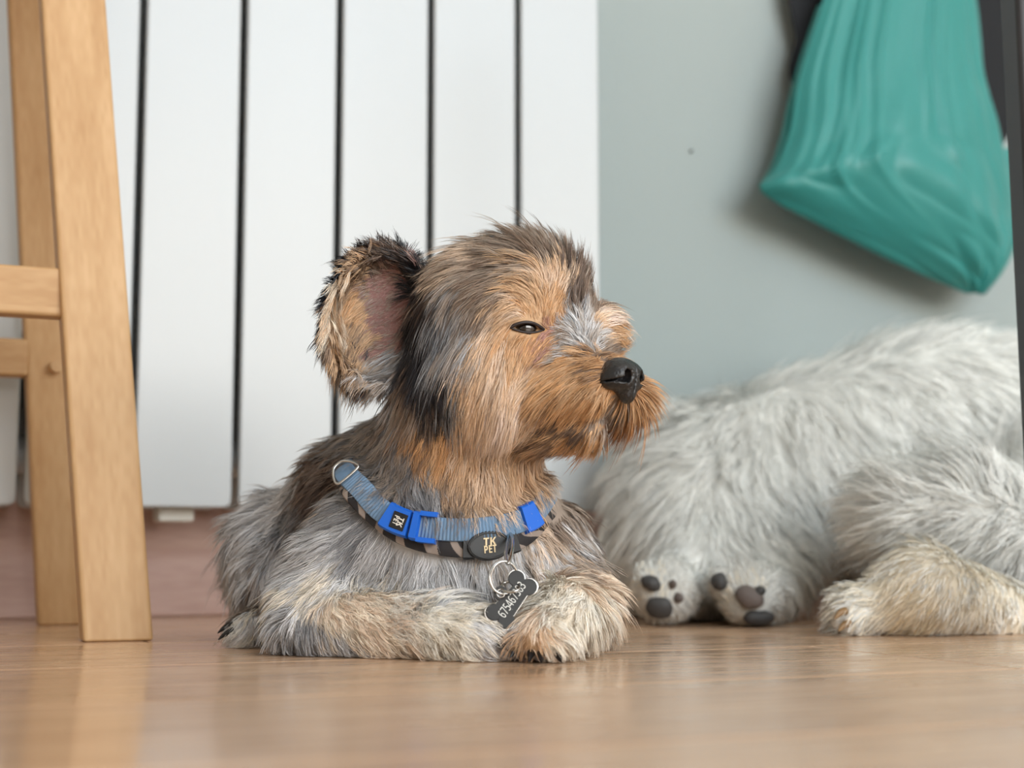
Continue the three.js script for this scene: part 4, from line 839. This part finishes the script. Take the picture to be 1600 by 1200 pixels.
// ---------- identity tag on rings ----------
{
  const [hx, hy] = toPixel(tagHang), d0 = -tagHang.z, steel = std({ name: 'bright_steel', color: 0xc4c4c2, metalness: 1, roughness: 0.22 }), dark = phys({ name: 'black_anodised', color: 0x101112, roughness: 0.4 });
  const d = 0.840, at = P(793, 915, d), tag = thing('dog_tag', 'black bone-shaped steel-rimmed tag with a number, hanging from the collar on rings', 'tag', at.toArray());
  const tl = (g) => g.translate(-at.x, -at.y, -at.z);
  const loop = (pts, r, name) => mesh(name, tl(new THREE.TubeGeometry(new THREE.CatmullRomCurve3(pts, true, 'centripetal'), 70, r, 10, true)), steel, tag);
  const pxl = (x, y, dz = 0) => P(x, y, d + dz);
  const dl = d0 - d; loop([pxl(797, 834, dl), pxl(801, 845, dl * 0.7 - 0.004), pxl(799, 866, dl * 0.2 - 0.003), pxl(794, 881, -0.002), pxl(791, 876, 0.003), pxl(792, 850, dl * 0.7)], 0.0010, 'link');
  const circle = (cx, cy, rx, ry, tilt, n = 16) => Array.from({ length: n }, (_, i) => { const a = i / n * Math.PI * 2; return pxl(cx + rx * Math.cos(a), cy + ry * Math.sin(a), tilt[0] * Math.cos(a) + tilt[1] * Math.sin(a)); });
  loop(circle(787, 902, 22, 26, [0.003, -0.001]), 0.00075, 'ring'); loop(circle(788, 902.5, 21, 25.5, [0.0032, 0.0008]), 0.00065, 'ring');
  loop(circle(797, 917, 15, 8, [-0.002, -0.005]).map((p, i) => p), 0.0008, 'ring');
  // bone: x along the bone, tilted as it hangs
  const bone = (L, R, neckH) => { const s = new THREE.Shape(), h = neckH; s.moveTo(-L + R, -h); s.lineTo(L - R, -h); s.absarc(L, -R * 0.95, R, Math.PI * 0.95, Math.PI * 0.5 + 2 * Math.PI, false); s.absarc(L, R * 0.95, R, -Math.PI * 0.5, Math.PI * 1.05, false); s.lineTo(-L + R, h); s.absarc(-L, R * 0.95, R, -Math.PI * 0.05, Math.PI * 1.5, false); s.absarc(-L, -R * 0.95, R, Math.PI * 0.5, Math.PI * 2.05, false); return s; };
  const ex = norm3(P(817, 909, d + 0.002).sub(P(781, 963, d - 0.002))), ez0 = norm3(camera.position.clone().sub(at)), ey = norm3(V().crossVectors(ez0, ex)), ez = V().crossVectors(ex, ey);
  const C = P(799, 937, d), M = new THREE.Matrix4().makeBasis(ex, ey, ez).setPosition(C);
  const s = bone(0.0112, 0.0043, 0.0056); const hole = new THREE.Path();
  const eyelet = (x, y) => { const q = new THREE.Shape(); q.absarc(x, y, 0.0036, 0, Math.PI * 2); const h = new THREE.Path(); h.absarc(x, y, 0.0019, 0, Math.PI * 2, true); q.holes.push(h); return q; };
  const ext = (sh, dz) => new THREE.ExtrudeGeometry(sh, { depth: dz, bevelEnabled: true, bevelThickness: 0.0003, bevelSize: 0.0003, bevelSegments: 2, curveSegments: 24 });
  mesh('rim', tl(ext(s, 0.0009).translate(0, 0, -0.0012).scale(1.05, 1.08, 1).applyMatrix4(M)), steel, tag);
  const plate = mesh('plate', tl(mergeGeometries([ext(s, 0.0008), ext(eyelet(-0.0005, 0.0068), 0.0008)]).applyMatrix4(M)), dark, tag);
  mesh('rim', tl(new THREE.TorusGeometry(0.0022, 0.0005, 8, 30).translate(-0.0005, 0.0068, 0.0010).applyMatrix4(M)), steel, tag);
  const num = new TextGeometry('675467383', { font: await new FontLoader().loadAsync('fonts/droid/droid_sans_regular.typeface.json'), size: 0.0042, depth: 0.00025, curveSegments: 3 }); num.computeBoundingBox();
  num.translate(-(num.boundingBox.min.x + num.boundingBox.max.x) / 2, -0.0022, 0.00105); num.scale(0.76, 1.2, 1);
  mesh('number', tl(num.applyMatrix4(M)), std({ color: 0xd8d8d4, roughness: 0.5, metalness: 0.3 }), plate);
}
{
  const noseC = Hd(9.0, 0, -2.95), q = V();
  const lip = Hd(7.4, -2.6, -3.6), toCam = V(), overX = P(600, 780, 0.93).x;
  const sets = grow(dogSolid, dogSkin, coat, {
    seed: 77, clumps: 17000, kids: 12, steps: 5, spread: 0.0030, width: 0.00028, hold: 0.5, frizz: 0.24, mess: 0.36, fall: 0.10, ragged: 0.005,
    density: (p, n) => { const away = n.dot(toCam.copy(camera.position).sub(p).normalize()); return (away < -0.35 ? 0.25 : 1) * (p.distanceTo(lip) < 0.02 ? 4 : p.distanceTo(H0) < 0.11 ? 1.7 : 1) * (p.y < 0.003 ? 0.05 : 1); },
    part: (p) => p.distanceTo(EARC) < 0.047 && p.clone().sub(H0).dot(HR) > 0.037 ? 'ear_fur' : p.distanceTo(H0) < 0.085 ? 'head_fur' : p.y < 0.045 ? 'leg_fur' : 'body_fur',
    swirl: (p) => p.distanceTo(H0) < 0.092 ? 0.22 : 0.6,
    overShare: (p) => p.x < overX ? 0.75 : 0.35,
    over: (c, r) => { if (r.y < c.y + 0.006 || c.distanceToSquared(loopC) > 0.0081) return false; for (let i = 0; i < blueF.length; i += 2) if (blueF[i].p.distanceToSquared(c) < 0.000121) return true; return false; },
    reject: (p) => {
      q.copy(p).sub(noseC); if (q.length() < 0.0125) return true;
      for (const [c, n, t] of [[eyeOn, eyeN, eyeT], [eye2On, mirrorD(eyeN), mirrorD(eyeT)]]) { q.copy(p).sub(c); const a = q.dot(t) / 0.0125, b = (q.dot(eyeU) - 0.0005) / 0.0036; if (q.length() < 0.02 && a * a + b * b < 1) return true; }
      return collarBand(p);
    },
  });
  const furMat = phys({ name: 'dog_hair', vertexColors: true, roughness: 0.5, specularIntensity: 1, side: THREE.DoubleSide });
  for (const [k, g] of sets) { const m = mesh(k, local(g), furMat, dog); m.userData.kind = 'stuff'; }
}
// ---------- the white dog dozing behind ----------
{
  const pieces = [
    cap(P(1100, 785, 1.42), 8.6, P(1450, 708, 1.47), 10.6, 3), cap(P(1450, 708, 1.47), 10.6, P(1760, 710, 1.45), 10.5, 3), cap(P(1010, 890, 1.39), 4.2, P(1060, 900, 1.36), 4, 2),
    // haunch over the hind legs, hind legs and feet
    cap(P(1085, 830, 1.36), 6.2, P(1090, 890, 1.31), 4.2, 4), cap(P(1180, 840, 1.37), 5.2, P(1190, 900, 1.31), 3.8, 4),
    cap(P(1060, 915, 1.30), 2.6, P(1036, 928, 1.225), 2.3, 1.5), cap(P(1195, 925, 1.29), 2.6, P(1172, 934, 1.215), 2.4, 1.5),
    // forelegs: the upper one lies over the lower
    cap(P(1395, 800, 1.18), 2.6, P(1500, 810, 1.2), 4.0, 2.5), cap(P(1500, 810, 1.2), 4.0, P(1700, 880, 1.27), 5.5, 2.5),
    cap(P(1352, 958, 1.10), 1.7, P(1440, 925, 1.10), 3.0, 1.5), cap(P(1440, 925, 1.10), 3.0, P(1640, 985, 1.14), 1.8, 1.5), cap(P(1325, 972, 1.13), 1.2, P(1400, 970, 1.14), 1.6, 1),
    // chest, neck and head beyond the frame
    cap(P(1700, 800, 1.34), 8.5, P(1850, 760, 1.28), 7, 3), cap(P(1960, 800, 1.18), 6.0, null, null, 3), cap(P(2000, 850, 1.1), 3.4, P(2050, 905, 1.0), 2.2, 2),
    cap(P(1890, 720, 1.2), 1.8, P(1880, 610, 1.2), 0.6, 1.5), cap(P(2030, 690, 1.2), 1.8, P(2040, 590, 1.2), 0.6, 1.5),
  ];
  // toes
  for (const [px, py, d] of [[1012, 906, 1.215], [1045, 896, 1.222], [1066, 918, 1.222], [1126, 908, 1.21], [1160, 895, 1.215], [1205, 915, 1.215], [1326, 950, 1.09], [1322, 966, 1.088], [1336, 940, 1.1]]) pieces.push(cap(P(px, py, d), 1.15, null, null, 0.9));
  const f = field(pieces);
  const at = V(P(1350, 900, 1.35).x, 0, -1.35), wd = thing('dog', 'fluffy white dog lying asleep behind the small terrier, paw pads showing', 'dog', at.toArray());
  const loc = (g) => g.translate(-at.x, 0, -at.z);
  const sk = skin(f, V(0.06, -0.004, -1.66), V(0.72, 0.29, -0.94), 0.0055);
  const whites = { pearl: COL('#e9ebe7'), milk: COL('#f6f7f3'), ivory: COL('#f3e8d2'), sand: COL('#e3d2b0'), ash: COL('#cfcfca') };
  const gs = [];
  const wg = (px, py, dx, dy, len, a, b, lift, wave = 0) => { const { p, n } = meet(f, px, py, 0.9, 2.2); const dir = RT.clone().multiplyScalar(dx).addScaledVector(UP, -dy); dir.addScaledVector(n, -dir.dot(n)).normalize(); gs.push({ p, n, dir, len: len * cm, a: whites[a], b: whites[b], lift, wave, far: 0.25 }); };
  for (const g of lines(`
    1000 640 -6 -5 4.2 pearl milk 0.42 0.1
    1100 600 -3 -8 4.2 pearl milk 0.45 0.1
    1200 590 0 -8 4.2 pearl milk 0.42 0.1
    1300 560 1 -8 4.0 pearl milk 0.42 0.1
    1400 530 2 -8 4.0 pearl milk 0.42 0.1
    1540 520 3 -7 4.0 pearl milk 0.42 0.1
    980 730 -8 1 4.2 pearl milk 0.4 0.1
    1060 710 -5 6 4.2 pearl milk 0.32 0.1
    1160 690 -2 8 4.5 pearl milk 0.3 0.1
    1260 680 1 9 4.5 pearl milk 0.3 0.1
    1360 640 3 8 4.2 pearl milk 0.3 0.1
    1480 620 4 7 4.2 pearl milk 0.3 0.1
    1560 640 4 7 4.2 pearl milk 0.3 0.1
    960 820 -7 6 3.8 pearl milk 0.36 0.1
    1040 800 -3 8 4.0 pearl milk 0.3 0.1
    1140 790 0 9 4.2 pearl milk 0.3 0.1
    1240 780 2 9 4.0 pearl milk 0.3
    1320 740 4 8 4.0 pearl milk 0.3
    970 900 -5 8 2.6 pearl milk 0.35
    1060 860 -2 9 2.2 milk pearl 0.3
    1180 860 2 9 2.2 milk pearl 0.3
    1250 880 5 8 2.6 pearl milk 0.3
    1010 960 -3 7 0.8 ash pearl 0.3
    1080 940 4 6 1.0 ash pearl 0.3
    1040 880 0 -6 0.9 ash pearl 0.3
    1150 880 -2 -5 0.9 ash pearl 0.3
    1225 930 6 4 1.2 ash pearl 0.3
    1035 930 0 -4 0.7 ash ivory 0.3
    1170 930 0 -4 0.7 ash ivory 0.3
    1360 800 -9 2 4.2 milk milk 0.45 0.1
    1400 770 -6 -5 4.0 milk pearl 0.45 0.1
    1460 755 -5 -6 4.0 milk pearl 0.45 0.1
    1540 760 -3 -7 3.8 milk pearl 0.45 0.1
    1440 815 -9 2 4.0 milk milk 0.35 0.1
    1520 830 -8 3 4.0 milk milk 0.3 0.1
    1580 860 -7 4 4.0 milk pearl 0.3 0.1
    1595 780 -6 -3 3.8 milk pearl 0.4 0.1
    1580 820 -8 2 3.8 milk pearl 0.3 0.1
    1570 725 -3 -7 3.8 milk pearl 0.45 0.1
    1345 940 -8 5 1.8 milk ivory 0.4
    1380 905 -6 4 1.5 ivory milk 0.35
    1440 890 -5 5 1.3 ivory milk 0.3
    1420 950 -6 6 1.3 ivory sand 0.3
    1500 930 -5 7 1.2 ivory milk 0.3
    1570 970 -4 8 1.1 ivory milk 0.3
    1340 975 -7 6 1.4 milk ivory 0.35
    1320 985 -8 3 0.8 milk pearl 0.3
  `)) wg(...g);
  const wcoat = new Coat(gs);
  paintSkin(sk, wcoat, 0.9);
  mesh('body', loc(sk.clone()), std({ name: 'white_dog_skin', vertexColors: true, roughness: 0.9 }), wd);
  // pads and claws
  const pad = phys({ name: 'pad_leather', color: new THREE.Color().setRGB(0.045, 0.044, 0.044), roughness: 0.6 }), padBrown = phys({ name: 'pad_brown', color: new THREE.Color().setRGB(0.13, 0.105, 0.095), roughness: 0.65 });
  const padSpots = [];
  for (const [px, py, rx, ry, m, rot] of [[1018, 912, 16, 12, 0, -0.5], [1031, 949, 21, 18, 0, 0], [1050, 914, 6, 7, 1, 0], [1059, 934, 7, 8, 1, 0], [1124, 909, 12, 15, 0, 0.3], [1172, 934, 22, 17, 1, -0.4], [1184, 965, 25, 13, 0, 0], [1186, 925, 10, 8, 0, 0.5]]) {
    const { p, n } = meet(f, px, py, 0.9, 2), s = 1.215 / FOCAL, t = norm3(V().crossVectors(V(0, 1, 0), n)), u = V().crossVectors(n, t), c = Math.cos(rot), q = Math.sin(rot);
    padSpots.push([p, Math.max(rx, ry) * s]);
    const g = new THREE.SphereGeometry(1, 24, 16); g.scale(rx * s, ry * s, 0.006); const gp = g.attributes.position; for (let i = 0; i < gp.count; i++) { const x = gp.getX(i), y = gp.getY(i), z = gp.getZ(i), k = 1 + 0.12 * noise(x * 160 + px, y * 160, z * 160); gp.setXYZ(i, (x * c - y * q) * k, (x * q + y * c) * k, z); }
    g.computeVertexNormals(); g.applyMatrix4(new THREE.Matrix4().makeBasis(t, u, n).setPosition(p.clone().addScaledVector(n, 0.001)));
    mesh('paw_pad', loc(g), m ? padBrown : pad, wd);
  }
  const horn = phys({ name: 'horn', color: new THREE.Color('#8a6b45'), roughness: 0.4 });
  for (const [px, py, d] of [[1312, 957, 1.075], [1318, 976, 1.075]]) {
    const a = P(px, py, d), pts = [0, 1, 2, 3].map((k) => a.clone().add(V(0.004 - k * 0.003, -0.0006 * k * k + 0.001, 0.002 * k))), c3 = new THREE.CatmullRomCurve3(pts), g = new THREE.TubeGeometry(c3, 8, 0.003, 10), p = g.attributes.position;
    for (let i = 0; i <= 8; i++) for (let j = 0; j <= 10; j++) { const v = i * 11 + j, c = c3.getPointAt(i / 8), k = 1 - 0.8 * (i / 8) ** 1.5; p.setXYZ(v, c.x + (p.getX(v) - c.x) * k, c.y + (p.getY(v) - c.y) * k, c.z + (p.getZ(v) - c.z) * k); }
    g.computeVertexNormals(); mesh('claw', loc(g), horn, wd);
  }
  // sleeping face, out of the picture to the right
  mesh('nose', loc(new THREE.SphereGeometry(0.011, 24, 16).scale(1.1, 0.85, 0.9).translate(...P(2062, 900, 0.975).toArray())), pad, wd);
  const toCam = V();
  const sets = grow(f, sk, wcoat, {
    seed: 31, clumps: 9000, kids: 8, steps: 5, spread: 0.0075, width: 0.0006, hold: 0.3, frizz: 0.35, mess: 0.4, fall: 0.12, ragged: 0.01, swirl: () => 0.4,
    density: (p, n) => { const away = n.dot(toCam.copy(camera.position).sub(p).normalize()); return (away < -0.3 ? 0.3 : 1) * (p.x > 0.55 ? 0.35 : 1) * (p.z > -1.24 ? 2.0 : 1) * (p.y < 0.003 ? 0.05 : 1); },
    part: (p) => p.x > 0.47 ? 'head_fur' : p.z > -1.24 || p.y < 0.05 ? 'leg_fur' : 'body_fur',
    reject: (p) => padSpots.some(([c, r]) => c.distanceTo(p) < r * 0.95),
  });
  const mat = phys({ name: 'white_hair', vertexColors: true, roughness: 0.6, side: THREE.DoubleSide });
  for (const [k, g] of sets) { mesh(k, loc(g), mat, wd).userData.kind = 'stuff'; }
}
scene.traverse((o) => { if (o.isMesh) o.castShadow = o.receiveShadow = true; });
renderer.render(scene, camera);
